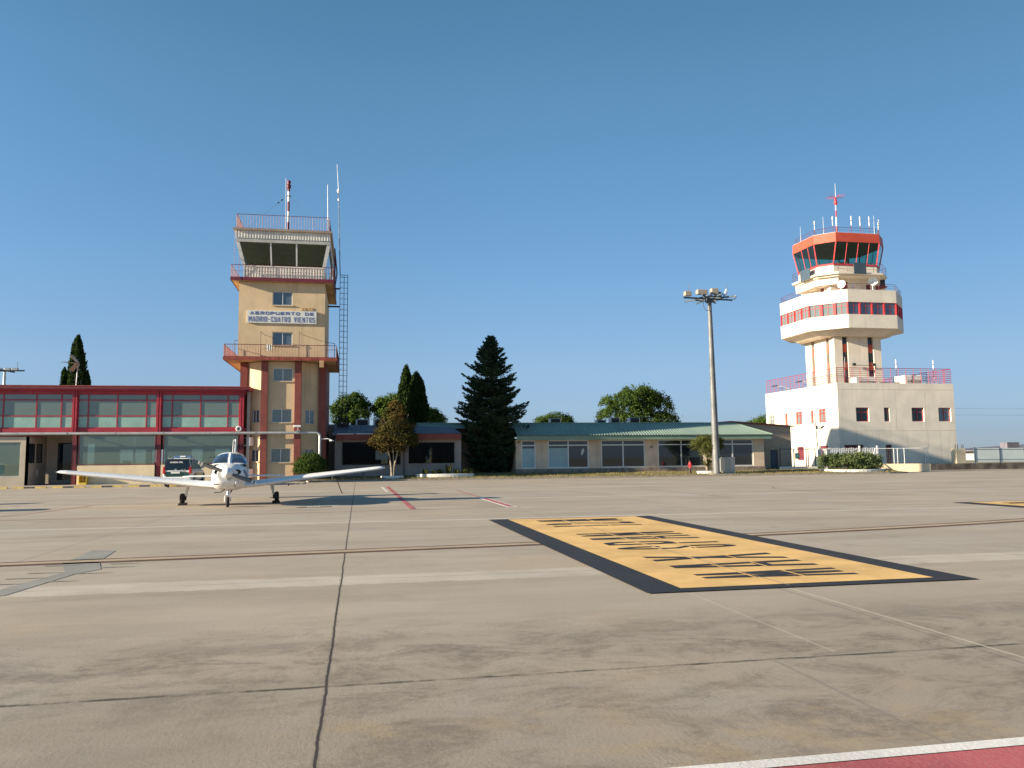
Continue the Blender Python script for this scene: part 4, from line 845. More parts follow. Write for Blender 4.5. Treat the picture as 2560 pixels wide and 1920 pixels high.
# ---------------------------------------------------------------- modern control tower (right)
N0=len(COL.objects)
C=thing('new_control_tower','white modern control tower with octagonal gallery and orange red cab on a square base','tower',(60.3,91.2,0))
CX,CY=60.33,91.2
BX0,BX1,BY0,BY1=55.3,70.9,85.0,101.9
fw=[(57.62,59.33,5.43,7.08),(61.32,62.05,5.43,7.08),(65.02,66.68,5.43,7.08),(68.66,70.36,5.43,7.08),(55.9,58.4,.3,2.68),(61.32,62.13,.3,2.66)]
lw=[(-89.08,-87.54,5.45,7.1),(-90.85,-90.2,5.43,7.05),(-94.35,-92.78,5.43,7.05),(-97.0,-96.3,5.43,7.0),(-101.3,-99.7,5.43,7.0),(-94.3,-92.74,.9,2.6),(-89.1,-87.44,.3,2.64)]
mb=MB(); wall(mb,FY(BY0),BX0,BX1,-.6,10,.3,fw); wall(mb,FX(BX0),-BY1,-BY0-.3,-.6,10,.3,lw); mb.box(BX1-.3,BX1,BY0+.3,BY1,-.6,10); mb.box(BX0+.3,BX1-.3,BY1-.3,BY1,-.6,10); mb.build('base_wall',M['cream'],C)
MB().box(BX0+.3,BX1-.3,BY0+.3,BY1-.3,9.0,9.2).build('base_roof',M['cream'],C)
MB().box(BX0+1.5,BX1-1.5,BY0+1.8,BY1-1.8,0,8.9).build('core',M['interior_dark'],C)
for i,w in enumerate(fw):
    if i<4: window(C,FY(BY0),*w,M['towerred'],G['dark'] if i!=3 else G['blue'],rec=.2,fw=.07,vs=[(w[0]+w[1])/2] if w[1]-w[0]>1 else [],hs=[w[2]+1.12])
    else: MB().box(w[0],w[1],BY0+.15,BY0+.22,w[2],w[3]).build('door',M['darkred'],C)
for i,w in enumerate(lw):
    if i<5: window(C,FX(BX0),*w,M['towerred'] if i!=4 else M['greyframe'],G['greyg'],rec=.2,fw=.12,vs=[(w[0]+w[1])/2] if w[1]-w[0]>1 else [],hs=[w[2]+1.12])
    else: MB().box(*[BX0+.15,BX0+.22],-w[1],-w[0],w[2],w[3]).build('door',M['darkred'],C)
mb=MB()
for x in (57.5,60.5,64.2,67.0,68.7): mb.box(x,x+.03,BY0-.004,BY0,0.2,4.3)
for x in (62.9,66.9): mb.box(x,x+.03,BY0-.004,BY0,4.34,9.2)
mb.box(BX0,BX1,BY0-.004,BY0,4.3,4.34); mb.box(BX0,BX1,BY0-.004,BY0,9.2,9.24); mb.build('panel_joint',mat('joint_grey',(.44,.38,.30),.9),C)  # panel joints laid on as thin strips of darker grey
railing([(BX0+.15,BY1-.1),(BX0+.15,BY0+.15),(BX1-.15,BY0+.15),(BX1-.15,BY1-.1)],10.0,1.8,1.05,.034,[(i/8,.021) for i in range(8)]+[(1,.036)]).build('railing',mat('bright_red_railing',(.30,.03,.05),.5,.1,3),C)
# shaft with tall slot windows
sx0,sx1,sy0,sy1=57.13,63.53,88.0,94.4
sl=[(58.24,58.98,9.2,16.4),(61.72,62.5,9.2,16.4)]; sll=[(-93.0,-92.36,9.2,16.35),(-89.74,-89.08,9.2,16.35)]
mb=MB(); wall(mb,FY(sy0),sx0,sx1,9.2,16.6,.35,sl); wall(mb,FX(sx0),-sy1,-sy0-.35,9.2,16.6,.35,sll); mb.box(sx1-.3,sx1,sy0+.35,sy1,9.2,16.6); mb.box(sx0+.35,sx1-.3,sy1-.3,sy1,9.2,16.6); mb.build('shaft',M['cream'],C)
for Fq,L in ((FY(sy0),sl),(FX(sx0),sll)):
    for u0,u1,z0,z1 in L:
        w=MB(); 
        for a,b in ((14.1,15.1),(11.9,12.85),(9.3,9.9) if Fq.u[0]==0 else (9.2,9.3)): w.box(u0+.02,u1-.02,-.3,-.22,a,b,Fq)
        w=w.build('slot_panel',M['orangered'],C); MB().box(u0+.01,u1-.01,-.34,-.31,z0,z1,Fq).build('pane',G['dark'],w)
        lv=MB()
        for k in range(7): lv.box(u0+.03,u1-.03,-.3,-.24,13.0+.13*k,13.04+.13*k,Fq)
        lv.build('louvre',M['black'],w)
def octa(ax,ay,c,cx=CX,cy=CY): return [(cx-ax+c,cy-ay),(cx+ax-c,cy-ay),(cx+ax,cy-ay+c),(cx+ax,cy+ay-c),(cx+ax-c,cy+ay),(cx-ax+c,cy+ay),(cx-ax,cy+ay-c),(cx-ax,cy-ay+c)]
# gallery ring
g0=octa(6.5,6.5,3.25,60.3)
MB().prism(octa(4.6,4.6,1.9,60.3),16.0,16.6,octa(5.9,5.9,2.8,60.3)).build('gallery_soffit',M['cream'],C)
mb=MB(); mb.prism(g0,16.57,18.2); mb.build('gallery_lower_band',M['cream'],C)
MB().prism(g0,19.68,21.2).build('gallery_upper_band',M['cream'],C)
MB().prism(octa(5.9,5.9,2.9,60.3),18.2,19.68).build('gallery_core',M['interior_dark'],C)
for i in range(8):
    Fo,L=PF(g0[i],g0[(i+1)%8]); n=4 if i in (0,2,4,6) else 3
    pw=.17 if n==4 else .30
    for k in range(n+1):
        u=L*k/n; MB().box(max(0,u-pw/2),min(L,u+pw/2),-.12,-.02,18.2,19.68,Fo).build('gallery_pier',M['towerred'],C)
    for k in range(n):
        a,b=L*k/n+pw/2,L*(k+1)/n-pw/2; window(C,Fo,a,b,18.2,19.68,M['towerred'],G['blue'] if i==0 else G['greyg'],rec=.14,fw=.05,vs=[(a+b)/2],hs=[19.25])
railing(octa(6.35,6.35,3.15,60.3),21.2,.75,1.1,.022,[(.33,.014),(.66,.014),(1,.024)],closed=True).build('railing',M['redrail'],C)
# neck below the cab
mb=MB(); wall(mb,FY(sy0),57.0,64.6,21.2,23.5,.3,[(58.7,59.4,21.2,22.9),(61.9,62.5,21.2,22.6)]); wall(mb,FX(57.0),-94.6,-88.3,21.2,23.5,.3,[(-90.2,-89.4,21.2,22.6),(-93.2,-92.2,21.2,22.4)]); mb.box(64.3,64.6,88.3,94.6,21.2,23.5); mb.box(57.3,64.3,94.3,94.6,21.2,23.5); mb.build('neck_wall',M['cream'],C)
mb=MB(); mb.box(58.72,59.38,88.12,88.2,21.2,22.88); mb.box(61.92,62.48,88.12,88.2,21.2,22.58); mb.box(57.12,57.2,89.42,90.18,21.2,22.58); mb.box(57.12,57.2,92.22,93.18,21.2,22.38); mb.build('door',M['darkred'],C)
MB().box(63.9,64.5,87.9,88.3,22.5,23.3).build('neck_vent',M['black'],C)
mb=MB(); mb.add([(63.2,87.9,21.9),(64.8,87.9,22.3),(64.8,87.9,22.5),(63.2,87.9,22.5),(63.2,88,21.9),(64.8,88,22.3),(64.8,88,22.5),(63.2,88,22.5)],[(0,1,2,3),(7,6,5,4),(0,4,5,1),(1,5,6,2),(2,6,7,3),(3,7,4,0)]); mb.build('stair_panel',M['oxide'],C)
# stepped parapet volume on the left
mb=MB(); mb.prism([(55.6,88.7),(57.4,86.9),(58.2,87.9),(57.2,89.0),(57.2,93.5),(55.6,93.5)][::1],22.35,23.35,[(55.6,88.7),(57.4,86.9),(58.2,87.9),(57.2,89.0),(57.2,93.5),(55.6,93.5)]); mb.build('left_bay',M['cream'],C)
# cab
ox,oy=59.95,90.65
o_t=octa(4.8,4.25,1.85,ox,oy); o_b=octa(4.3,3.5,1.35,ox,oy); o_w=octa(5.0,4.6,2.0,ox,oy)
MB().prism(o_w,23.45,23.65).build('walkway_slab',M['cream'],C)
MB().prism(octa(4.6,4.2,1.8,ox,oy),23.25,23.45).build('walkway_corbel',M['cream'],C)
railing(octa(4.9,4.5,1.95,ox,oy),23.65,1.15,1.2,.022,[(.33,.014),(.66,.014),(1,.024)],closed=True).build('railing',M['redrail'],C)
MB().prism(octa(4.3,3.5,1.35,ox,oy),23.65,24.72).build('cab_skirt',M['cream'],C)
MB().prism(octa(4.36,3.56,1.38,ox,oy),24.72,24.92).build('cab_sill',M['towerred'],C)
mb=MB()
for i in range(8): mb.quad((*o_b[i],24.92),(*o_b[(i+1)%8],24.92),(*o_t[(i+1)%8],27.5),(*o_t[i],27.5))
mb.build('cab_glass',G['cabR'],C)
for i in range(8):
    ts={0:(0,.26,.52,.77),6:(0,.4,.7),4:(0,.25,.5,.75),2:(0,.4,.7)}.get(i,(0,))
    for t in ts:
        a=lerp(o_b[i],o_b[(i+1)%8],t); b=lerp(o_t[i],o_t[(i+1)%8],t); r=.085 if t==0 else .045
        MB().tube((*a,24.9),(*b,27.5),r,n=4).build('cab_mullion',M['towerred'],C)
MB().prism(octa(4.2,3.4,1.3,ox,oy),24.93,24.96).build('cab_floor',M['interior_dark'],C)
MB().prism(octa(4.7,4.1,1.8,ox,oy),27.42,27.5).build('cab_ceiling',M['ceiling'],C)
mb=MB(); mb.tube((ox+.9,oy-.6,24.96),(ox+.9,oy-.6,27.42),.25); mb.box(ox-1.5,ox-.2,oy-2.6,oy-1.9,24.96,25.35); mb.build('cab_post',M['interior_dark'],C)
MB().prism(octa(4.85,4.3,1.87,ox,oy),27.47,28.62,octa(4.8,4.25,1.85,ox,oy)).build('cab_fascia',M['orangered'],C)
MB().prism(octa(4.75,4.2,1.83,ox,oy),28.62,28.66).build('cab_roof',M['cream'],C)
railing(octa(4.5,3.95,1.75,ox,oy),28.66,.7,1.6,.022,[(.55,.016),(1,.026)],closed=True).build('railing',M['redrail'],C)
# dark sun screens hung on the walkway rail
t=thing('rail_screen','dark rectangular screen panel hung on the front walkway rail below the cab','screen',(59.8,86,23.4)); MB().box(58.95,60.6,85.93,86.0,23.42,24.78).build('panel',M['darkdoor'],t); MB().box(58.95,60.6,86.0,86.06,24.7,24.76).build('hanger',M['black'],t)
t=thing('rail_screen','grey screen panel hung on the left side walkway rail below the cab','screen',(54.9,90,23.4)); MB().box(54.84,54.9,88.9,91.1,23.35,24.75).build('panel',M['darkdoor'],t); MB().box(54.9,54.96,88.9,91.1,24.7,24.76).build('hanger',M['black'],t)
# dish antennas on gallery roof
def dish(x,y,z,r,lab,ang):
    t=thing('dish_antenna',lab,'antenna',(x,y,21.2),'dish antennas on the gallery roof')
    prof=[(r*q,-.22*r*(1-q*q)) for q in (1,.85,.6,.3,.05)]
    mb=MB(); n=20; d=Vector((math.sin(ang),-math.cos(ang),.12)).normalized(); a=d.orthogonal().normalized(); b=d.cross(a); c=Vector((x,y,z))
    mb.loft([[tuple(c+d*h+a*(rr*math.cos(2*PI*i/n))+b*(rr*math.sin(2*PI*i/n))) for i in range(n)] for rr,h in prof],cap0=False); mb.build('reflector',M['white'],t)
    MB().tube((x,y+.12,21.2),(x,y+.12,z),.05).build('mast',M['galv'],t)
dish(61.9,86.6,22.75,.56,'round white dish antenna before the neck wall, right of the red door',-.45)
dish(57.5,86.5,22.2,.5,'white dish antenna left of the red door on the gallery roof',-.9)
dish(58.95,86.3,22.15,.22,'small white dish antenna just in front of the red door',.3)
# roof mast
t=thing('direction_finder_mast','red and white mast with radial dipole arms on top of the orange red cab','mast',(60.4,91.2,28.66))
zz=[28.66,29.9,30.9,32.1,33.0,33.75]
for i in range(5): MB().tube((60.38,91.2,zz[i]),(60.38,91.2,zz[i+1]),.11-.01*i,n=10).build('mast_band',M['white'] if i%2==0 else M['towerred'],t)
MB().lathe([(.09,33.7),(.2,33.85),(.2,34.2),(.1,34.6),(.07,34.75)],(60.4,91.2,0),12).build('lamp_housing',M['towerred'],t)
for k in range(10):
    a=2*PI*k/10+.2; MB().tube((60.4+.15*math.cos(a),91.2+.15*math.sin(a),34.78),(60.4+1.2*math.cos(a),91.2+1.2*math.sin(a),34.78+.02),.022,n=4).build('dipole_arm',M['towerred'],t)
MB().tube((60.42,91.2,34.7),(60.44,91.2,36.6),.03,.015,n=6).build('tip',M['white'],t)
def rod(x,y,z0,z1,lab,fat=True,grp='radio antennas along the cab roof rail'):
    t=thing('radio_antenna',lab,'antenna',(x,y,z0),grp)
    if fat:
        h=z1-z0; MB().tube((x,y,z0),(x,y,z0+.45*h),.025,n=6).build('stem',M['redrail'],t)
        MB().lathe([(.02,z0+.42*h),(.05,z0+.5*h),(.06,z0+.7*h)],(x,y,0),8).build('lower_dipole',M['white'],t); MB().lathe([(.045,z0+.7*h),(.045,z0+.75*h)],(x,y,0),8).build('collar',M['black'],t); MB().lathe([(.062,z0+.75*h),(.062,z0+.95*h),(.03,z1)],(x,y,0),8).build('upper_dipole',M['white'],t)
    else: MB().tube((x,y,z0),(x,y,z1),.022,.012,n=5).build('whip',M['white'],t)
rod(55.85,89.0,28.66,30.75,'thick white dipole antenna at the left bend of the cab roof rail')
rod(57.0,86.9,28.66,30.75,'thick white dipole antenna just left of the banded mast')
rod(59.3,86.55,28.66,30.8,'thick white dipole antenna first right of the banded mast')
rod(60.5,86.55,28.66,30.8,'thick white dipole antenna second right of the banded mast')
rod(61.75,86.55,28.66,30.85,'thick white dipole antenna third right of the banded mast')
rod(63.2,86.75,28.66,30.6,'thick white dipole antenna with side clamp at the right end of the cab roof rail')
rod(63.4,87.1,28.66,30.4,'thick white dipole antenna farthest right on the cab roof')
rod(55.4,91.5,28.66,30.7,'thin whip antenna farthest left on the cab roof',False); rod(56.3,87.8,28.66,30.95,'thin whip antenna between the two left dipoles on the cab roof',False); rod(62.45,86.6,28.66,31.0,'thin whip antenna near the right end of the cab roof',False)
for x,lab in ((64.0,'short white dipole antenna on the base roof rail beside the shaft'),(69.1,'short white dipole antenna on the base roof rail near the right corner')):
    rod(x,86,10.9,13.0,lab,True,'dipole antennas on the base roof')
rod(56.6,85.2,10.8,13.1,'thin dark antenna at the front corner of the base roof',False,'dipole antennas on the base roof')
# base roof clutter
for x0,x1,y0,y1,h,lab in ((58.8,61.6,86.4,87.6,1.5,'low white plant box on the base roof in front of the shaft'),(65.4,67.8,86.4,88.6,1.75,'larger white plant box on the base roof at right'),(62.6,64.9,86.6,87.4,.9,'flat grey plant unit low on the base roof between the plant boxes')):
    t=thing('roof_plant',lab,'plant unit',(x0,y0,9.2),'plant units on the base roof'); MB().cbox(x0,x1,y0,y1,9.2,9.4+h,.05).build('casing',M['white'] if h>1 else M['galv'],t)
    mb=MB(); mb.box(x0+.3,x1-.3,y0-.03,y0-.004,9.6,9.2+h*.8); mb.build('grille',M['greyframe'],t)
t=thing('pipe_rack','grey pipe rack at the right corner of the base roof','rack',(69,87,9.2))
mb=MB()
for k in range(4): mb.tube((68+.6*k,86.8,9.2),(68+.6*k,86.8,10.9),.03,n=4)
mb.tube((67.9,86.8,10.8),(70.2,86.8,11.1),.03,n=4); mb.tube((67.9,86.8,10.5),(70.2,86.8,10.7),.03,n=4); mb.build('frame',M['galv'],t)
t=thing('floodlight_bar','dark twin floodlight bar fixed across the front of the shaft','floodlight',(60.8,87.8,12.4))
MB().tube((59.5,87.75,12.45),(62.3,87.75,12.45),.03,n=5).build('bar',M['black'],t)
for x in (59.5,62.2): MB().cbox(x-.2,x+.2,87.55,87.75,12.38,12.7,.03).build('lamp_head',M['black'],t)
MB().tube((61.1,87.75,12.45),(61.0,87.75,12.95),.03,n=5).build('camera_stem',M['galv'],t)
for y,lab in ((96.2,'dark street style lamp on the left edge of the base roof, farther back'),(90.2,'dark street style lamp on the left edge of the base roof, nearer the corner')):
    t=thing('parapet_lamp',lab,'lamp',(55.2,y,9.9),'lamps on the base parapet'); mb=MB(); mb.poly([(55.25,y-1,9.85),(55.1,y-.9,10.2),(54.7,y,10.55),(54.4,y+1.0,10.75)],.04,5); mb.build('arm',M['galv'],t); MB().cbox(54.2,54.6,y+.8,y+2.0,10.68,10.8,.03).build('lamp_head',M['black'],t)
TS=.85                                                      # surveyed at Y=85, it stands at Y=72
for o in list(COL.objects)[N0:]:
    if o.parent is None: L=o.location; o.location=(L.x*TS,L.y*TS,1.5+(L.z-1.5)*TS); o.scale=(TS,TS,TS)
# ---------------------------------------------------------------- fences and walls at right
t=thing('slat_fence','pale grey vertical slat fence behind the juniper bush','fence',(42.5,64,0))
mb=MB(); x=39.7
while x<45.3: mb.box(x,x+.085,63.98,64.02,.25,2.12+.02*math.sin(x*9)); x+=.17
mb.build('slat',M['fencegrey'],t); mb=MB(); mb.box(39.6,45.4,64.02,64.06,.5,.56); mb.box(39.6,45.4,64.02,64.06,1.85,1.91); mb.build('rail',M['fencegrey'],t)
for x in (39.62,43.55,45.3): MB().box(x-.06,x+.06,63.95,64.07,.1,2.3).build('post',M['fencegrey'],t)
def mesh_panel(mb,x0,x1,y,z0,z1,s=.16):
    n=int((x1-x0)/s)
    for k in range(n+1): mb.tube((x0+k*s,y,z0),(x0+k*s,y,z1),.004,n=3,caps=False)
    for k in range(int((z1-z0)/s)+1): mb.tube((x0,y,z0+k*s),(x1,y,z0+k*s),.004,n=3,caps=False)
N3=len(COL.objects)
t=thing('wire_fence','dark framed wire mesh fence and gate left of the slat fence, carrying a green sign','fence',(38.5,66,0))
MB().box(36.9,40.6,65.9,66.1,.15,.52).build('footing',M['white'],t)
mb=MB()
for x in (37.0,38.35,39.55,39.75,40.45): mb.box(x-.035,x+.035,65.97,66.03,.1,2.12)
mb.box(37.0,40.45,65.97,66.03,2.05,2.12); mb.box(37.0,40.45,65.97,66.03,.55,.6); mb.tube((37.0,66,2.1),(37.15,66,2.45),.02,n=4); mb.tube((39.75,66,2.1),(39.95,66,2.5),.02,n=4); mb.build('frame',M['darkdoor'],t)
mb=MB(); mesh_panel(mb,37.0,40.45,66,.6,2.05); mb.build('wire_mesh',M['galv'],t)
t=thing('green_sign','square green pictogram sign with a white figure on the wire fence','sign',(38.55,65.9,1.5))
MB().box(38.42,38.84,65.9,65.94,1.2,1.72).build('board',M['greensign'],t); mb=MB(); mb.add([(38.5,65.895,1.28),(38.62,65.895,1.28),(38.64,65.895,1.46),(38.76,65.895,1.36),(38.80,65.895,1.42),(38.66,65.895,1.62),(38.56,65.895,1.58),(38.54,65.895,1.42)],[tuple(range(8))]); mb.build('figure',M['white'],t)
t=thing('gate_pillar','grey square gate pillar between the wire fence and the slat fence','pillar',(40.9,65,0)); MB().cbox(40.7,41.1,64.6,65.0,.1,1.95,.03).build('shaft',M['galv'],t); MB().cbox(40.64,41.16,64.54,65.06,1.95,2.05,.03).build('cap',M['greyframe'],t)
for o in list(COL.objects)[N3:]:
    if o.parent is None: L=o.location; o.location=(L.x*.95,L.y*.95,1.5+(L.z-1.5)*.95); o.scale=(.95,.95,.95)
t=thing('camera_pole','slim grey pole with surveillance cameras in front of the white tower','pole',(42.4,68.5,0))
MB().tube((42.4,68.5,0),(42.1,68.5,5.4),.055,.04,n=8).build('pole',M['galv'],t); MB().cbox(42.12,42.3,68.35,68.5,3.95,4.3,.02).build('box',M['greyframe'],t)
mb=MB(); mb.box(42.35,42.9,68.4,68.5,3.98,4.05); mb.cbox(42.6,42.72,68.2,68.45,4.05,4.2,.02); mb.cbox(42.78,42.9,68.2,68.45,4.1,4.26,.02); mb.build('camera',M['greyframe'],t)
t=thing('block_wall','cream block wall topped by a wire fence in front of the white tower','wall',(46,62,0))
_d=Vector((4.1,-1.5)).normalized(); BWF=Fr((44.5,63.0),(_d.x,_d.y),(_d.y,-_d.x))
MB().box(0,4.37,-.2,0,0,.70,BWF).build('wall',M['creamwall'],t); MB().box(-.22,-.002,-.5,.02,0,.72,BWF).build('return_wall',M['porch'],t)
mb=MB()
for x in (-.1,1.45,1.75,2.3,4.0,4.2): mb.tube(BWF(x,-.1,.7),BWF(x,-.1,2.06),.024,n=6)
mb.tube(BWF(-.1,-.1,2.04),BWF(4.2,-.1,2.04),.02,n=6); mb.tube(BWF(4.2,-.1,2.04),BWF(4.45,-.1,2.3),.02,n=4); mb.tube(BWF(-.1,-.1,2.04),BWF(-.5,.1,.75),.025,n=4); mb.build('post',M['fencegrey'],t)
mb=MB()
for k in range(30): mb.tube(BWF(.1+.14*k,-.1,.72),BWF(.1+.14*k,-.1,2.0),.004,n=3,caps=False)
for k in range(10): mb.tube(BWF(.1,-.1,.72+.14*k),BWF(4.2,-.1,.72+.14*k),.004,n=3,caps=False)
mb.build('wire_mesh',M['galv'],t)
t=thing('leaning_pipe','brown pipe leaning on the cream block wall','pipe',(45.6,61.8,0)); MB().tube(BWF(1.2,.25,.02),BWF(.6,.04,.68),.035,n=6).build('tube',M['bark'],t)
t=thing('sheet_fence','pale grey green sheet fence on a blackened low wall right of the white tower','fence',(60,66,0))
MB().box(48.75,110,66.0,66.25,0,.62).build('low_wall',M['stonecoat'],t)
for k in range(14): MB().box(57.05+k*2.72,57.05+k*2.72+2.6,66.1,66.13,.72,2.02).build('sheet',M['sheet'],t)
for k in range(15): MB().box(56.95+k*2.72,57.04+k*2.72,66.06,66.16,.62,2.12).build('post',M['darkdoor'],t)
mb=MB(); mb.tube((57,66.08,1.9),(95,66.08,1.9),.012,n=4); mb.tube((57,66.08,.95),(95,66.08,.95),.012,n=4); mb.build('wire',M['cable'],t)
t=thing('spiked_pillar','cream square pillar with short iron spikes on top beside the sheet fence','pillar',(56,67,0)); MB().cbox(55.35,56.4,66.5,67.2,0,2.0,.03).build('shaft',M['creamwall'],t)
mb=MB()
for x in (55.45,55.7,56.15,56.3): mb.tube((x,66.7,2.0),(x,66.7,2.4),.03,n=5)
mb.build('spike',M['bark'],t)
t=thing('distant_hangar','dark low hangar roof far behind the sheet fence at the right edge','building',(150,150,0))
MB().box(143,200,150,180,0,2.2).build('wall',M['greyframe'],t); mb=MB(); mb.add([(141,148,2.1),(200,148,5.0),(200,180,5.0),(141,180,2.1),(141,148,2.3),(200,148,5.4),(200,180,5.4),(141,180,2.3)],[(3,2,1,0),(4,5,6,7),(0,1,5,4),(1,2,6,5),(2,3,7,6),(3,0,4,7)]); mb.build('roof',M['darkroof'],t); MB().box(137.5,140.5,150,152,2.2,3.9).build('vent_block',M['darkroof'],t)
for z,lab in ((10.6,'upper overhead wire crossing the sky low at right'),(9.3,'lower overhead wire crossing the sky low at right')):
    t=thing('overhead_wire',lab,'wire',(130,140,z)); MB().tube((95,140,z),(230,140,z-.4),.018,n=3).build('wire',M['cable'],t)
# ---------------------------------------------------------------- floodlight mast
t=thing('floodlight_mast','tall grey octagonal floodlight mast on the lawn edge before the green roofed building','lamp post',(27.27,58.3,0))
MB().tube((27.29,58.3,.05),(27.15,58.3,13.75),.30,.155,n=8).build('pole',M['mast'],t)
MB().box(26.6,28.4,57.45,59.0,.0,.15).build('footing',M['concrete_block'],t); MB().cbox(27.42,27.82,57.85,58.1,.3,1.35,.02).build('hatch',M['mast'],t)
hx,hy,hz=27.12,58.3,13.9
mb=MB(); ring=[(hx+1.0*math.cos(k*PI/6),hy+1.0*math.sin(k*PI/6),hz) for k in range(13)]; mb.poly(ring,.05,5)
for k in range(4): a=k*PI/4+.1; mb.box(-2.0 if k!=0 else -2.25,2.0 if k!=0 else 2.1,-.05,.05,-.06,.06,lambda x,y,z,a=a:(hx+x*math.cos(a)-y*math.sin(a),hy+x*math.sin(a)+y*math.cos(a),hz+z))
mb.tube((hx,hy,13.6),(hx,hy,14.15),.3,n=10); mb.build('crossarm',M['darkdoor'],t)
for dx,dy,w,h,z,m in ((-2.05,-.6,.55,.36,.06,'tan'),(-1.15,-1.2,.85,.36,.08,'tan'),(-.02,-1.0,.60,.46,.16,'tan'),(.62,-.3,.5,.40,.10,'black')):
    MB().cbox(hx+dx-w/2,hx+dx+w/2,hy+dy-.2,hy+dy+.2,hz+z,hz+z+h,.05).build('floodlight',M[m],t)
mb=MB(); mb.tube((hx+1.15,hy-.3,hz+.1),(hx+1.38,hy-.3,hz+.75),.12,.09,n=8); mb.tube((hx+2.15,hy,hz+.05),(hx+2.3,hy,hz+.3),.09,n=8); mb.build('floodlight',M['lens'],t)
for x,z in ((hx-1.9,15.05),(hx+1.55,15.2)): MB().tube((x,hy-.5 if x<hx else hy,hz),(x,hy-.5 if x<hx else hy,z),.015,n=4).build('lightning_rod',M['black'],t)
mb=MB(); mb.poly([(hx-.6,hy-.2,hz-.1),(hx-.55,hy-.2,hz-.7),(hx-.35,hy-.2,hz-1.0),(hx-.1,hy-.15,hz-.95)],.02,4); mb.poly([(hx-1.4,hy-.3,hz-.05),(hx-1.2,hy-.3,hz-.28),(hx-1.0,hy-.3,hz-.08)],.02,4); mb.build('hanging_cable',M['cable'],t)
t=thing('utility_cabinet','beige steel utility cabinet standing right of the floodlight mast','cabinet',(28.4,58.7,.1)); MB().cbox(27.98,28.9,58.4,58.95,.12,1.38,.03).build('body',M['beige_cab'],t); MB().box(28.43,28.445,58.394,58.399,.2,1.3).build('door_gap',M['black'],t); MB().cbox(27.94,28.94,58.36,58.99,1.38,1.43,.02).build('lid',M['beige_cab'],t)
t=thing('fire_hydrant','small red fire hydrant on the dry lawn left of the floodlight mast','hydrant',(25.5,59.2,.2))
MB().lathe([(.11,.22),(.11,.3),(.075,.32),(.075,.62)],(25.5,59.2,0),12).build('barrel',M['black'],t); mb=MB(); mb.lathe([(.085,.6),(.11,.66),(.1,.85),(.14,.9),(.12,1.0),(.05,1.07),(.03,1.12)],(25.5,59.2,0),12); mb.tube((25.33,59.2,.82),(25.68,59.2,.82),.055); mb.tube((25.5,59.0,.78),(25.5,59.2,.78),.06); mb.build('head',M['hydrant'],t)
# distant floodlight mast at far left
t=thing('floodlight_mast','distant floodlight mast head showing above the terminal roof at the left edge','lamp post',(-36,90,0))
MB().tube((-35.75,90,0),(-35.75,90,10.9),.2,.12,n=8).build('pole',M['galv'],t); mb=MB(); mb.tube((-37.5,90,10.95),(-33.9,90,11.0),.08,n=5); mb.tube((-36,88.6,10.98),(-35.4,91.4,10.98),.08,n=5); mb.build('crossarm',M['darkdoor'],t)
for x in (-36.2,-35.4,-34.7): MB().cbox(x-.3,x+.3,89.6,89.9,11.0,11.25,.05).build('floodlight',M['galv'],t)
MB().tube((-34.6,90,11),(-34.6,90,11.9),.02,n=4).build('lightning_rod',M['black'],t)
# ---------------------------------------------------------------- vegetation
import numpy as np
rng=np.random.default_rng(11)
def leaf_mesh(name,P,size,m,par,aspect=.55,up=None,jit=1.0,nrm=None):
    """one small quad per point, random tilt; size may be an array; up = preferred long axis per point"""
    n=len(P); s=np.broadcast_to(np.asarray(size,float),(n,)).reshape(n,1)
    a=rng.normal(size=(n,3)); 
    if up is not None: a=a*jit+up*1.6
    if nrm is not None: q=nrm+rng.normal(size=(n,3))*.45; q/=np.linalg.norm(q,axis=1,keepdims=True); a=np.cross(q,a)
    a/=np.linalg.norm(a,axis=1,keepdims=True); b=np.cross(a,q if nrm is not None else rng.normal(size=(n,3))); b/=np.linalg.norm(b,axis=1,keepdims=True)
    a=a*s*.5; b=b*s*.5*aspect
    V=np.stack([P-a,P+b-a*.1,P+a,P-b-a*.1],1).reshape(-1,3)
    me=bpy.data.meshes.new(name); me.vertices.add(4*n); me.vertices.foreach_set('co',V.ravel().astype(np.float32))
    me.loops.add(4*n); me.loops.foreach_set('vertex_index',np.arange(4*n,dtype=np.int32)); me.polygons.add(n)
    me.polygons.foreach_set('loop_start',np.arange(0,4*n,4,dtype=np.int32)); me.update(calc_edges=True); me.materials.append(m)
    o=bpy.data.objects.new(name,me); COL.objects.link(o); adopt(o,par); return o
def lobes(L,nc,per,cr,shell=.72,nrm=False):
    """clumped points on and inside ellipsoid lobes (cx,cy,cz,rx,ry,rz); optionally the outward direction of every point"""
    out=[]; nn=[]; vol=np.array([(l[3]*l[4]+l[3]*l[5]+l[4]*l[5]) for l in L]); k=rng.choice(len(L),size=nc,p=vol/vol.sum())
    for i in k:
        l=L[i]; d=rng.normal(size=3); d/=np.linalg.norm(d)
        if d[2]<-.55: d[2]=-d[2]*.5
        r=rng.uniform(shell,1.05); c=np.array(l[:3])+d*np.array(l[3:])*r
        q=rng.normal(size=(per,3))*cr*rng.uniform(.7,1.3); out.append(c+q*np.array([1,1,.75]))
        u=q/cr*.9+d*.9; nn.append(u/np.linalg.norm(u,axis=1,keepdims=True))
    P=np.concatenate(out); return (P,np.concatenate(nn)) if nrm else P
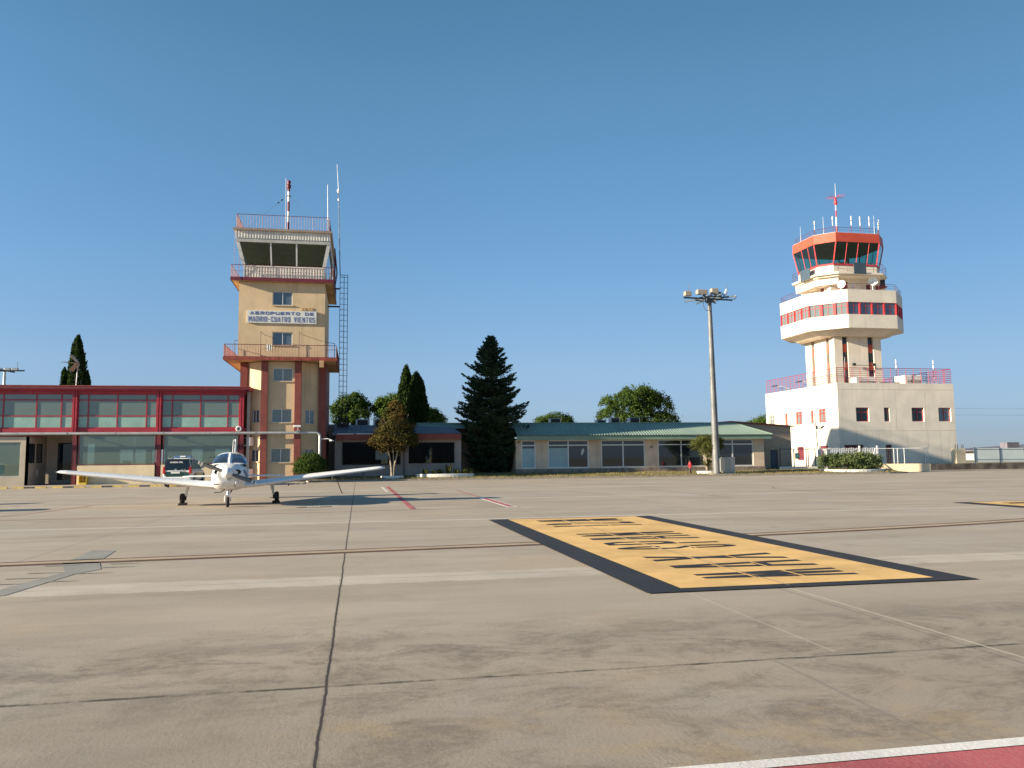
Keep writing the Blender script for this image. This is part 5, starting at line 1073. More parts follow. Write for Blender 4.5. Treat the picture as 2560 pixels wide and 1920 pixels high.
LM={'pine':leafmat('pine_needles',(.060,.098,.022),(.040,.072,.018),(.085,.125,.030),.35,4),
 'fir':leafmat('fir_needles',(.030,.058,.034),(.042,.072,.042),(.060,.092,.050),.5,5,.12),
 'cyp':leafmat('cypress_foliage',(.024,.045,.014),(.034,.058,.018),(.050,.072,.022),.5,5,.15),
 'brown':leafmat('dry_brown_foliage',(.055,.058,.018),(.098,.068,.024),(.125,.088,.032),.40,4),
 'olive':leafmat('olive_green_foliage',(.090,.098,.028),(.068,.082,.024),(.125,.125,.042),.8,6),
 'bush':leafmat('dark_bush_foliage',(.045,.075,.018),(.060,.092,.022),(.085,.120,.032),.9,8),
 'jun':leafmat('juniper_foliage',(.13,.165,.065),(.10,.135,.052),(.17,.20,.09),.8,6),
 'light':leafmat('light_green_foliage',(.080,.125,.022),(.060,.098,.020),(.11,.155,.034),.4,4),
 'haze':leafmat('distant_foliage',(.10,.125,.06),(.085,.11,.055),(.12,.14,.07),.2,2)}
def tree(name,label,L,trunk,nc,per,cr,size,m,bark='bark',cat='tree',group=None,limbs=5,aspect=.55,shell=.72):
    t=thing(name,label,cat,(trunk[0],trunk[1],trunk[2]),group)
    P,nv=lobes(L,nc,per,cr,shell,True); leaf_mesh('crown',P,rng.uniform(.7,1.3,nc*per)*size,m,t,aspect,nrm=nv)
    mb=MB(); x,y,z0,z1,r=trunk; top=(x+.1,y,z1); mb.tube((x,y,z0),top,r,r*.6,9)
    for k in range(limbs):
        l=L[k%len(L)]; mb.poly([top,((top[0]+l[0])/2+uni(-.2,.2),(top[1]+l[1])/2+uni(-.2,.2),(z1+l[2])/2),(l[0]+uni(-.5,.5)*l[3],l[1]+uni(-.5,.5)*l[4],l[2]+.2*l[5])],r*.5,6,r*.12)
    mb.build('trunk',M[bark],t); return t
def Lb(n,c,R,r0,r1,flat=.8):
    o=[]
    for i in range(n):
        d=rng.normal(size=3); d/=np.linalg.norm(d); q=rng.uniform(.55,.95)
        rr=rng.uniform(r0,r1); o.append((c[0]+d[0]*q*R[0],c[1]+d[1]*q*R[1],c[2]+d[2]*q*R[2],rr,rr,rr*flat))
    return o
PB='pines and trees behind the low buildings'
# big umbrella pine above the green roof
L=[(30.2,90,7.4,2.3,2.4,1.6),(32.0,89.2,8.5,2.0,2.2,1.45),(33.6,90.4,8.1,1.9,2.2,1.5),(34.9,89.6,7.2,1.5,1.8,1.8),(29.2,90.5,6.2,1.6,1.8,1.1),(32.2,88.4,6.6,1.6,1.4,1.3),(35.9,90,5.9,1.5,1.6,.9),(33.9,88.2,5.7,1.7,1.4,1.2),(30.5,88.4,5.6,1.6,1.4,1.1)]+Lb(10,(32,89.2,7.4),(3.7,2.2,2.0),.55,.95)
tree('pine_tree','big round umbrella pine rising above the green roof',L,(32.2,90,0,5.0,.35),760,38,.21,.21,LM['pine'],group=PB,limbs=9,shell=.86)
L=[(22.3,90,5.7,2.0,1.8,1.0),(21.3,90,5.4,1.2,1.2,.8),(23.4,90,5.5,1.1,1.2,.8)]+Lb(7,(22.3,89.6,5.7),(1.9,1.2,.8),.4,.7)
tree('pine_tree','small rounded pine top above the green roof, right of the tall fir',L,(22.3,90,0,4.9,.2),330,30,.18,.19,LM['pine'],group=PB,shell=.85)
L=[(-.7,80,6.9,1.45,1.5,1.15),(.25,80,6.5,1.1,1.3,.9),(-1.6,80,6.0,1.0,1.2,.9),(-.2,79,5.6,1.3,1.2,.8),(-1.3,79.2,5.2,1.1,1.0,.6)]+Lb(9,(-.7,79.7,6.3),(1.7,1.2,1.3),.4,.7)
tree('pine_tree','rounded pine seen through the lattice mast beside the beige tower',L,(-.5,80,0,5.0,.22),430,32,.18,.19,LM['pine'],group=PB,shell=.85)
L=[(7.2,82,5.7,1.2,1.2,1.0),(8.0,82,5.3,.8,1,.8)]+Lb(5,(7.3,81.7,5.8),(1.1,.9,.9),.35,.6)
tree('pine_tree','small pine top just right of the twin cypresses',L,(7.3,82,0,4.9,.18),230,28,.16,.18,LM['pine'],group=PB,shell=.85)
L=[(2.4,80,6.0,1.2,1.2,1.0),(3.4,79.5,6.9,1.1,1.2,1.0),(4.2,79.8,7.4,.9,1,.8),(3.2,79,5.6,1.4,1,.9)]+Lb(7,(3.1,79.4,6.4),(1.5,1,1.2),.35,.6)
tree('broadleaf_tree','bright green leafy tree behind the brown crowned tree',L,(3.0,80,0,4.9,.2),380,28,.2,.2,LM['light'],group=PB)
for x,y,z,r,lab in ((40.0,108,6.4,.8,'tiny distant pine top left of the floodlight mast'),(38.2,108,6.1,.9,'low distant tree tops just right of the big pine'),(43.6,108,6.3,.7,'tiny distant pine top touching the floodlight mast'),(26.4,108,6.6,.7,'tiny tree top left of the big pine')):
    tree('distant_tree',lab,[(x,y,z-.4,r,r,.7),(x+r,y,z-.8,r*.8,r,.5),(x-r,y,z-.9,r*.8,r,.5)],(x,y,0,5,.15),70,22,.2,.2,LM['haze'],group=PB,limbs=3)
L=[(58.5,112,5.6,2.3,2,1.4),(60.5,112,6.4,1.6,1.8,1.2),(56.4,112,5.0,1.5,1.5,.9)]+Lb(6,(58.8,111.5,5.8),(2.2,1.5,1.2),.5,.8)
tree('broadleaf_tree','green tree top between the gabled roof and the white tower',L,(59,112,0,4.5,.25),260,26,.26,.26,LM['light'],group=PB)
# columnar cypresses
def cypress(label,x,y,z0,z1,R,n,spires=(),group=None):
    t=thing('cypress_tree',label,'tree',(x,y,0),group); out=[];up=[]
    for (cx,cy,a,b,rr,k) in [(x,y,z0,z1,R,1.)]+list(spires):
        m=int(n*k); u=rng.random(m)**.8; z=a+(b-a)*u; prof=rr*np.minimum(1,(1-u)**.52*1.18)*np.minimum(1,.55+u*3)
        th=rng.uniform(0,2*PI,m); lob=1+.15*np.sin(th*5+z*1.3)+.12*np.sin(th*3-z*2.9)+.09*np.sin(th*9+z*5.1)+.06*np.sin(z*7.7-th*2); q=rng.uniform(.72,1.06,m)**.7
        out.append(np.stack([cx+np.cos(th)*prof*lob*q,cy+np.sin(th)*prof*lob*q,z+rng.normal(0,.08,m)],1)); up.append(np.tile([[0,0,1.]],(m,1))+np.stack([np.cos(th),np.sin(th),0*th],1)*.35)
    P=np.concatenate(out); leaf_mesh('crown',P,rng.uniform(.16,.36,len(P)),LM['cyp'],t,.4,np.concatenate(up),.6)
    MB().tube((x,y,0),(x,y,z1*.8),R*.22,R*.08,8).build('trunk',M['bark'],t)
cypress('slender left cypress of the pair behind the brown tree',3.95,68.2,1.2,9.35,1.0,8500,[(3.75,68,6.5,8.5,.42,.2)],'cypresses behind the low buildings')
cypress('broader right cypress of the pair behind the brown tree',4.75,67.7,1.2,8.75,1.15,10500,[(5.15,67.6,5,8.15,.5,.3)],'cypresses behind the low buildings')
cypress('dark cypress above the red terminal roof, with two side spires',-24.1,75,2,12.45,1.05,11000,[(-25.1,75,3,9.6,.55,.3),(-23.25,75,3,9.35,.5,.3)],'cypresses behind the low buildings')
# tall fir
def fir(x,y,z0,zt):
    t=thing('fir_tree','tall dark blue green fir with layered boughs before the low red fascia building','tree',(x,y,z0))
    keys=[(0,1.5),(.8,2.2),(1.6,2.5),(2.7,2.6),(3.4,2.95),(4.2,2.55),(5.0,2.5),(6.0,2.35),(7.2,2.05),(8.0,1.45),(8.8,1.2),(9.3,.75),(9.7,.72),(10.3,.35),(10.6,.08)]
    H=zt-z0; zz=[k[0] for k in keys]; rr=[k[1] for k in keys]; pts=[];ups=[];tw=MB()
    h=.35
    while h<H-.15:
        tier=uni(.84,1.1)
        R=float(np.interp(h/1.04,zz,rr))*1.045; nb=max(5,int(6+R*2.5)); ph=uni(0,6.28)
        for k in range(nb):
            a=ph+2*PI*k/nb+uni(-.25,.25); Lg=R*tier*(uni(.72,1.14) if rnd()<.78 else uni(.45,.72)); st=R*.12
            droop=uni(-.2,.02) if h<H*.7 else uni(.0,.3); tip=uni(.15,.42)
            d=np.array([math.cos(a),math.sin(a)]); sd_=np.array([-d[1],d[0]])
            m=int(34+Lg*78); u=rng.uniform(.14,1,m)**.8; wdt=(.10+.34*Lg*np.sin(np.clip(u,0,1)*PI*.86+.25))*.55
            off=rng.normal(0,1,m).clip(-1.6,1.6)*wdt; zc=h+droop*Lg*u+tip*Lg*u**2.6
            # secondary twigs: bunch points
            off=np.round(off/.17)*.17+rng.normal(0,.035,m); u=np.clip(u-np.abs(off)*.12/Lg,0.05,1.04)
            P=np.stack([x+d[0]*Lg*u+sd_[0]*off,y+d[1]*Lg*u+sd_[1]*off,z0+zc+rng.normal(.03,.045,m)-np.abs(off)*.15],1)
            pts.append(P); ups.append(np.tile([[d[0],d[1],.45]],(m,1))+np.sign(off)[:,None]*np.array([[sd_[0],sd_[1],0]])*.6)
            tw.tube((x,y,z0+h),(x+d[0]*Lg*.8,y+d[1]*Lg*.8,z0+h+droop*Lg*.8+tip*Lg*.5),.035,.012,4,False)
        h+=uni(.26,.38) if h<H*.8 else .25
    P=np.concatenate(pts); leaf_mesh('crown',P,rng.uniform(.15,.30,len(P)),LM['fir'],t,.36,np.concatenate(ups),.55)
    tw.tube((x,y,z0-.2),(x,y,zt-.1),.2,.02,8); tw.build('trunk',M['bark'],t); print('fir',len(P))
fir(10.48,63.5,.38,11.4)
# brown crowned tree in the round planter
L=[(2.4,58.8,3.4,1.35,1.3,1.25),(2.0,58.7,2.8,1.25,1.2,.8),(3.0,58.8,2.9,1.2,1.2,.9),(2.55,58.8,4.6,.95,.95,.95),(2.65,58.8,5.3,.5,.5,.55),(1.5,58.7,2.8,.85,.8,.8),(3.5,58.8,3.0,.75,.7,.85),(2.4,58.6,2.35,1.1,1.0,.6)]+Lb(12,(2.45,58.7,3.5),(1.5,1.2,1.5),.25,.5)
t=thing('broadleaf_tree','brown and green crowned tree with a forked pale trunk in the round white planter','tree',(2.4,58.8,.2))
P,nv=lobes(L,640,26,.15,.7,True); leaf_mesh('crown',P,rng.uniform(.08,.17,len(P)),LM['brown'],t,.6,nrm=nv)
mb=MB(); mb.poly([(2.38,58.8,.2),(2.34,58.8,.9),(2.2,58.8,1.8),(2.0,58.8,2.8)],.085,8,.04); mb.poly([(2.48,58.8,.2),(2.55,58.8,1.0),(2.75,58.8,1.9),(2.95,58.8,3.0)],.08,8,.035); mb.poly([(2.45,58.8,.25),(2.5,58.85,1.4),(2.45,58.8,2.6),(2.55,58.8,4.4)],.06,7,.02)
for k in range(16): a=uni(0,6.28); mb.poly([(2.45,58.8,uni(2,3.4)),(2.45+.7*math.cos(a),58.8+.7*math.sin(a),uni(3,4.4)),(2.45+1.1*math.cos(a),58.8+1.1*math.sin(a),uni(3.2,4.8))],.025,4,.006)
mb.build('trunk',M['palebark'],t)
# olive like shrub beside the floodlight mast
L=[(27.0,59.3,2.55,1.0,.9,.75),(26.4,59.3,2.3,.75,.7,.6),(27.7,59.3,2.4,.75,.7,.7),(27.1,59.2,1.75,.7,.6,.6)]+Lb(8,(27,59.2,2.3),(1.1,.8,.8),.2,.4)
t=thing('olive_shrub','bushy olive green shrub with several stems just left of the floodlight mast','shrub',(27.0,59.3,.2))
P,nv=lobes(L,430,26,.12,.7,True); leaf_mesh('crown',P,rng.uniform(.07,.15,len(P)),LM['olive'],t,.5,nrm=nv)
mb=MB()
for k in range(9): a=uni(0,6.28); mb.poly([(27.0+.12*math.cos(a),59.3+.12*math.sin(a),.2),(27.0+.3*math.cos(a),59.3+.3*math.sin(a),1.0),(27.0+.7*math.cos(a),59.3+.6*math.sin(a),2.1)],.035,5,.012)
mb.build('trunk',M['palebark'],t)
P=lobes([(27.0,59.3,.9,.35,.3,.7)],60,22,.1,.3); leaf_mesh('leafy_base',P,rng.uniform(.07,.13,len(P)),LM['olive'],t,.5)
# clipped bush at tower foot
L=[(-3.25,56.9,1.1,.98,.9,.88),(-3.7,56.7,.95,.6,.6,.6),(-2.8,56.7,.95,.6,.6,.6)]
t=thing('round_bush','dense round green bush at the right foot of the beige tower','bush',(-3.25,56.9,.05))
P,nv=lobes(L,520,26,.1,.85,True); leaf_mesh('foliage',P,rng.uniform(.06,.13,len(P)),LM['bush'],t,.6,nrm=nv); MB().tube((-3.25,56.9,0),(-3.25,56.9,.9),.08,.05).build('trunk',M['bark'],t)
# juniper in the curved white kerb
L=[(38.15,60.3,.95,.75,.9,.65),(39.4,60,1.0,1.0,1,.68),(40.8,60,1.0,1.1,1,.68),(42.0,60.2,.9,.85,.9,.65),(40.2,59.5,.55,.9,.7,.4),(41.5,59.6,.55,.8,.7,.4)]+Lb(9,(40,59.8,.9),(2.2,.8,.4),.25,.45)
t=thing('juniper_bush','wide spreading grey green juniper inside the curved white kerb at right','bush',(40,60,.1))
P=lobes(L,620,28,.15,.6); up=np.tile([[.1,-.2,.6]],(len(P),1)); leaf_mesh('foliage',P,rng.uniform(.10,.24,len(P)),LM['jun'],t,.35,up,.9); mb=MB()
for k in range(6): mb.poly([(39.8+.3*k-.6,60,.1),(39.4+.5*k,59.6,.5),(39+.7*k,59.6,.8)],.05,5,.02)
mb.build('stem',M['palebark'],t)
# white kerbs of the planters
def ring_kerb(name,label,cx,cy,rx,ry,z0,z1,a0=0,a1=2*PI,n=40,w=.14):
    t=thing(name,label,'planter',(cx,cy,z0)); mb=MB(); pr=[]
    for i in range(n+1):
        a=a0+(a1-a0)*i/n; c,s_=math.cos(a),math.sin(a)
        pr.append([(cx+(rx-w)*c,cy+(ry-w)*s_,z0),(cx+rx*c,cy+ry*s_,z0),(cx+rx*c,cy+ry*s_,z1-.02),(cx+(rx-.02)*c,cy+(ry-.02)*s_,z1),(cx+(rx-w+.02)*c,cy+(ry-w+.02)*s_,z1),(cx+(rx-w)*c,cy+(ry-w)*s_,z1-.02)])
    mb.loft(pr,True,a1-a0<6.2,a1-a0<6.2,False); mb.build('kerb',M['whitekerb'],t)
    e=MB(); v=[(cx+(rx-w*.5)*math.cos(a0+(a1-a0)*i/n),cy+(ry-w*.5)*math.sin(a0+(a1-a0)*i/n),z1-.06) for i in range(n)]; e.add(v,[tuple(range(n))]); e.build('soil',M['earth'],t)
ring_kerb('tree_planter','round white kerb planter around the brown crowned tree',2.4,58.8,.82,.75,.1,.33)
ring_kerb('flower_bed','long white kerbed flower bed between the brown tree and the fir',6.3,59.4,2.15,.75,.1,.42,n=48)
ring_kerb('shrub_planter','white kerb ring around the stems of the olive green shrub',26.9,59.2,.85,.7,.1,.36)
ring_kerb('juniper_planter','curved white kerb in front of the spreading juniper',40.0,60.0,2.75,2.0,.05,.34,n=48)
# bedding plants
bp=[(4.85,59.2,.55),(5.4,59.1,.4),(5.9,59.3,.5),(6.55,59.2,.95),(7.15,59.2,.5),(7.75,59.2,.7),(8.1,59.3,.55)]
bl=['dark leafy plant leftmost in the long white flower bed','short plant second from the left in the long flower bed','low plant left of the tallest one in the long flower bed','tallest spiky plant in the middle of the long flower bed','short plant right of the tallest one in the flower bed','pale spiky plant near the right end of the flower bed','bluish plant at the right end of the long flower bed']
for (x,y,h),lab in zip(bp,bl):
    t=thing('bedding_plant',lab,'plant',(x,y,.38),'plants in the long white flower bed'); mb=MB()
    for k in range(46):
        a=uni(0,6.28); ln=uni(.4,1)*h; s_=uni(.1,.35); w=.02; p0=(x+uni(-.12,.12),y+uni(-.1,.1),.37); p1=(p0[0]+s_*math.cos(a)*.6,p0[1]+s_*math.sin(a)*.6,.37+ln); nx_,ny_=-math.sin(a)*w,math.cos(a)*w
        mb.add([(p0[0]-nx_,p0[1]-ny_,p0[2]),(p0[0]+nx_,p0[1]+ny_,p0[2]),(p1[0]+nx_*.8,p1[1]+ny_*.8,(p0[2]+p1[2])/2),(p1[0],p1[1],p1[2])],[(0,1,2,3)])
    mb.build('leaves',LM['olive'],t)
# ---------------------------------------------------------------- light aircraft (local: +x nose, +y its left wing, origin on the ground under the main axle)
def aircraft():
    t=thing('light_aircraft','white single engine low wing aircraft parked with its nose towards the camera','aircraft',(0,0,0))
    # fuselage stations: x, z centre, half width, half height, squareness
    ST=[(2.66,1.06,.30,.22,2.2),(2.60,1.05,.40,.31,2.3),(2.45,1.02,.47,.37,2.5),(2.1,.99,.52,.42,2.7),(1.6,.97,.55,.45,2.8),(1.1,.97,.57,.46,2.9),(.3,.97,.58,.46,3.0),(-.7,.99,.57,.44,3.0),(-1.5,1.03,.47,.38,2.7),(-2.4,1.09,.33,.29,2.5),(-3.4,1.15,.19,.20,2.3),(-4.2,1.19,.08,.12,2.1),(-4.35,1.19,.03,.06,2)]
    def st(x):
        for a,b in zip(ST,ST[1:]):
            if a[0]>=x>=b[0]:
                f=(a[0]-x)/(a[0]-b[0]); return [a[i]+(b[i]-a[i])*f for i in range(5)]
        return list(ST[0] if x>ST[0][0] else ST[-1])
    def pt(x,th,off=0):
        _,zc,w,h,n=st(x); c,s=math.cos(th),math.sin(th)
        return (x,(w+off)*math.copysign(abs(c)**(2/n),c),zc+(h+off)*math.copysign(abs(s)**(2/n),s))
    N=40; mb=MB(); mb.loft([[pt(s[0],2*PI*i/N) for i in range(N)] for s in ST][::-1]); fus=mb.build('fuselage',M['plane'],t)
    # cowl openings
    for s in (1,-1):
        mb=MB(); ring=[]
        for i in range(16):
            a=2*PI*i/16; ring.append((2.655-.10*abs(math.cos(a))*.3,s*(.29+.125*math.cos(a)),1.15+.085*math.sin(a)))
        inner=[(2.45,p[1],p[2]) for p in ring]
        mb.add([(p[0]+.012,p[1],p[2]) for p in ring],[tuple(range(16)) if s<0 else tuple(range(15,-1,-1))]); mb.build('air_intake',M['black'],fus)
    MB().lathe([(.055,0),(.06,.05),(.045,.06)],(2.62,.30,.80),14,'x').build('landing_light',M['lens'],fus)
    MB().lathe([(.075,0),(.078,.02),(.06,.03)],(2.645,.03,.955),16,'x').build('nose_badge',M['steel'],fus)
    MB().tube((2.45,.22,.70),(2.62,.24,.68),.035,n=8).build('exhaust',M['steel'],fus)
    mb=MB(); mb.box(2.56,2.60,-.42,-.26,.745,.775); mb.build('lower_inlet',M['black'],fus)
    # curving blue stripe on both sides (follows the skin)
    for side in (1,-1):
        mb=MB()
        for (x0,x1,c0,c1,w) in ((2.25,.9,.30,-.12,.16),(.9,-3.6,-.12,.35,.18)):
            n=16; L=[]
            for k in range(n+1):
                f=k/n; x=x0+(x1-x0)*f; th=c0+(c1-c0)*f*f*(3-2*f); ww=w*(.35+.65*math.sin(PI*min(1,f*.8+.2)))
                r=[]
                for q in (-1,0,1):
                    a=th+q*ww; a=a if side==1 else PI-a; r.append(pt(x,a,.006))
                L.append(r)
            for k in range(n):
                for j in range(2): mb.quad(L[k][j],L[k+1][j],L[k+1][j+1],L[k][j+1])
        mb.build('stripe',M['blue'],fus)
    # canopy: white shell with windows laid proud
    CS=[(1.28,1.38,.56,.02),(1.0,1.40,.565,.20),(.65,1.40,.56,.34),(.3,1.40,.55,.41),(-.2,1.40,.545,.42),(-.8,1.40,.52,.39),(-1.3,1.40,.46,.28),(-1.75,1.39,.38,.12),(-2.1,1.36,.30,.02)]
    def cs(x):
        for a,b in zip(CS,CS[1:]):
            if a[0]>=x>=b[0]:
                f=(a[0]-x)/(a[0]-b[0]); return [a[i]+(b[i]-a[i])*f for i in range(4)]
        return list(CS[-1])
    def cp(x,f,off=0):     # f 0..1 from left sill over the top to right sill
        _,z0,w,h=cs(x); a=PI*f; n=2.7; c,s=math.cos(a),math.sin(a)
        return (x,(w+off)*math.copysign(abs(c)**(2/n),c),z0+(h+off)*abs(s)**(2/2.3))
    mb=MB(); n=28; mb.loft([[cp(c[0],i/n) for i in range(n+1)] for c in CS][::-1],False,False,False); mb.build('cabin_roof',M['plane'],t)
    def patch(x0,x1,f0,f1,off,nx_=8,nf=10,slant=0):
        mb=MB(); L=[[cp(x0+(x1-x0)*i/nx_+slant*(j/nf-.5),f0+(f1-f0)*j/nf,off) for j in range(nf+1)] for i in range(nx_+1)]
        for i in range(nx_):
            for j in range(nf):
                q=(L[i][j],L[i][j+1],L[i+1][j+1],L[i+1][j]); mb.add(q,[(0,1,2,3)],True)
        return mb
    for f0,f1 in ((.075,.478),(.522,.925)): patch(1.22,.50,f0,f1,.008).build('windshield',GC,t)
    for f0,f1 in ((.02,.24),(.76,.98)):
        for x0,x1 in ((.42,-.42),(-.5,-1.25)): patch(x0,x1,f0,f1,.008).build('side_window',GC,t)
    MB().poly([cp(x,.5,.012) for x in (1.24,1.1,.9,.7,.5)],.022,6).build('windshield_post',M['plane'],t)
    # wings
    def naca(th,n=12):
        o=[]
        xs=[.5*(1-math.cos(PI*i/n)) for i in range(n+1)]
        y=lambda x:5*th*(.2969*x**.5-.126*x-.3516*x*x+.2843*x**3-.1015*x**4)
        for x in xs[::-1]: o.append((x,y(x)+.02*math.sin(PI*x)))
        for x in xs[1:-1]: o.append((x,-y(x)*.85+.02*math.sin(PI*x)))
        return o
    for s,lab in ((1,None),(-1,None)):
        WS=[(.30,1.42,-.42,.66,.15),(.95,1.22,-.42,.70,.15),(2.55,1.12,-.42,.885,.145),(4.95,.93,-.22,1.155,.12),(5.15,.90,-.18,1.18,.11),(5.27,.82,-.10,1.195,.085),(5.33,.66,.04,1.205,.04)]
        rings=[]
        for (y,le,te,z,th) in WS:
            c=le-te; rings.append([(le-px*c,s*y,z+pz*c) for px,pz in naca(th)])
        if s<0: rings=[r[::-1] for r in rings]
        mb=MB(); mb.loft(rings[::-1]); w=mb.build('wing',M['plane'],t)
        MB().tube((.75,s*1.95,.68),(.78,s*1.95,.63),.02).build('fuel_drain',M['black'],w); MB().box(.1,.2,s*4.6-.01,s*4.6+.01,.93,1.06).build('tie_down_ring',M['black'],w)
        if s>0:
            MB().box(-.1,.05,3.5,3.53,.80,.94).build('aileron_hinge',M['steel'],w)
            mb=MB(); mb.poly([(.55,3.62,.95),(.52,3.66,.72),(.45,3.78,.42),(.42,3.84,.30)],.016,5); mb.build('tie_down_rope',M['bark'],w)
        mb=MB(); mb.box(1.065,1.09,s*1.55-.08,s*1.55+.08,.76,.80); mb.build('air_vent',M['black'],w)
        MB().lathe([(.02,0),(.025,.05),(.01,.08)],(.70,s*5.31,1.20),8,'x').build('tip_light',M['lens'],w)
        # main gear
        mb=MB(); mb.tube((-.02,s*1.40,.66),(-.02,s*1.46,.30),.05,.042,10); mb.tube((.03,s*1.40,.66),(.0,s*1.43,.5),.07,.06,8); g=mb.build('main_leg',M['plane'],t)
        mb=MB(); mb.tube((-.02,s*1.46,.33),(-.02,s*1.47,.16),.035); mb.poly([(-.08,s*1.43,.42),(-.16,s*1.45,.3),(-.05,s*1.46,.2)],.022,5); mb.tube((-.02,s*1.44,.19),(-.02,s*1.6,.19),.03); mb.build('torque_link',M['black'],g)
        MB().lathe([(.09,-.075),(.17,-.075),(.2,-.045),(.205,0),(.2,.045),(.17,.075),(.09,.075)],(-.02,s*1.57,.2),24,'y').build('wheel',M['rubber'],g)
        MB().lathe([(.02,-.06),(.10,-.06),(.10,.06),(.02,.06)],(-.02,s*1.57+s*.02,.2),16,'y').build('hub',M['steel'],g)
    # nose gear
    mb=MB(); mb.tube((2.0,0,.62),(2.03,0,.40),.038,n=10); mb.tube((2.0,0,.62),(1.99,0,.72),.06); g=mb.build('nose_leg',M['steel'],t)
    mb=MB()
    for s in (1,-1): mb.poly([(2.03,s*.03,.42),(2.04,s*.085,.37),(2.06,s*.09,.18)],.02,6)
    mb.tube((2.04,-.095,.385),(2.04,.095,.385),.03); mb.build('fork',M['plane'],g)
    mb=MB(); mb.poly([(1.96,.06,.62),(1.9,.12,.52),(1.94,.06,.44)],.014,5); mb.poly([(2.1,-.05,.62),(2.2,-.2,.5),(2.15,-.42,.49)],.016,5); mb.build('steering_rod',M['black'],g)
    MB().lathe([(.08,-.05),(.145,-.05),(.168,-.03),(.172,0),(.168,.03),(.145,.05),(.08,.05)],(2.06,0,.172),22,'y').build('wheel',M['rubber'],g)
    MB().lathe([(.02,-.045),(.08,-.045),(.08,.045),(.02,.045)],(2.06,0,.172),14,'y').build('hub',M['steel'],g)
    mb=MB()
    for k,x in enumerate((1.5,1.2,.9,.4,.0)): mb.tube((x,.12*(k%2)-.06,.54),(x-.05,.12*(k%2)-.06,.47),.014,n=5)
    mb.build('belly_drain',M['black'],t)
    # tail
    mb=MB(); rings=[]
    for y in (-1.95,-1.9,-1.7,0,1.7,1.9,1.95):
        k=abs(y)/1.95; c=.78 if k<.9 else (.7 if k<.99 else .5); th=.10 if k<.9 else .05; rings.append([(-3.95-px*c-(.78-c)*.5,y,.90+.0*k+pz*c) for px,pz in naca(th,8)])
    mb.loft(rings[::-1]); mb.build('stabilator',M['plane'],t)
    mb=MB(); rings=[]
    for z,le,te in ((1.22,-2.9,-4.45),(1.5,-3.4,-4.5),(2.15,-3.85,-4.62),(2.27,-3.98,-4.62),(2.31,-4.2,-4.55)):
        c=le-te; rings.append([(le-px*c,pz*c,z) for px,pz in naca(.075,8)])
    mb.loft(rings); fin=mb.build('fin',M['plane'],t); MB().tube((-4.25,0,2.3),(-4.25,0,2.38),.035).build('beacon',M['plane'],fin)
    MB().tube((-1.35,.0,1.68),(-1.75,.0,2.30),.016,.008,5).build('whip_aerial',M['white'],t)
    mb=MB(); mb.tube((-1.72,0,2.22),(-4.0,0,2.2),.004,n=3); mb.build('aerial_wire',M['cable'],t)
    # propeller at rest and spinner
    pr=thing('propeller',None,None); adopt(pr,t)
    del_keys=[k for k in ('label','category') if k in pr]
    for k in del_keys: del pr[k]
    px_=2.78; ang=R_(21)
    for s in (1,-1):
        rings=[]
        for q,ch,tw in ((.10,.09,50),(.25,.13,38),(.5,.145,26),(.75,.12,19),(.9,.10,16),(.94,.06,15)):
            r=q; a=R_(tw); ca,sa=math.cos(ang),math.sin(ang); ring=[]
            for u,v in ((.5,0),(.15,.10),(-.3,.10),(-.5,0),(-.2,-.04),(.2,-.04)):
                cx_=u*ch*math.cos(a)-v*ch*math.sin(a); dx=u*ch*math.sin(a)+v*ch*math.cos(a)
                yl=s*r; zl=cx_*s
                ring.append((px_+dx,-(yl*ca-zl*sa),1.13+(yl*sa+zl*ca)))
            rings.append(ring)
        mb=MB(); mb.loft(rings); b=mb.build('blade',M['prop'],pr)
        for q in (.80,.90):
            mb=MB(); y0,y1=q,q+.045; ca,sa=math.cos(ang),math.sin(ang); v=[]
            for (r,zz_) in ((y0,-.045),(y1,-.045),(y1,.05),(y0,.05)):
                yl=s*r; zl=zz_*s; a=R_(17); v.append((px_+.016+zz_*math.sin(a)*1.0+.002,-(yl*ca-zl*sa),1.13+(yl*sa+zl*ca)))
            mb.add(v,[(0,1,2,3)]); mb.build('tip_band',M['white'],b)
    MB().lathe([(.17,2.66),(.175,2.74),(.16,2.84),(.12,2.95),(.06,3.03),(.01,3.06)],(0,0,1.13),20,'x').build('spinner',M['plane'],pr)
    # cabin interior
    mb=MB(); mb.box(-.6,-.45,-.5,-.06,.8,1.55); mb.box(-.6,-.45,.06,.5,.8,1.55); mb.box(.75,.85,-.5,.5,.9,1.43); mb.build('seat_back',M['black'],t)
    return t
GC=glass('smoked_canopy_glass_opaque',(.4,.44,.5),.16,.03,.75,(.035,.045,.065))
ac=aircraft()
fwd=math.atan2(-.994,.11); ac.location=(-4.425,29.78,0); ac.rotation_euler=(0,0,fwd)
def chock(lab,x,y):
    t=thing('wheel_chock',lab,'wheel chock',(x,y,0),'chocks at the aircraft wheels',fwd); t.location=(x,y,0)
    for d in (.2,-.25):
        o=MB().extr([(d-.05,.004),(d+.05,.004),(d+.02,.075),(d-.02,.075)],-.13,.13,'y').build('block',M['rubber'],None); o.parent=t
dup(ac,(-19.6,27.6,0),fwd,'second light aircraft outside the left edge, only its shadow reaching the picture')
for q in COL.objects:
    if q.get('category')=='aircraft': q['group']='parked light aircraft'
cf,sf=math.cos(fwd),math.sin(fwd)
for s,lab in ((-1,'black wheel chocks at the main wheel nearer the police car'),(1,'black wheel chocks at the main wheel nearer the aircraft shadow')):
    chock(lab,-4.425-sf*s*1.55,29.78+cf*s*1.55)
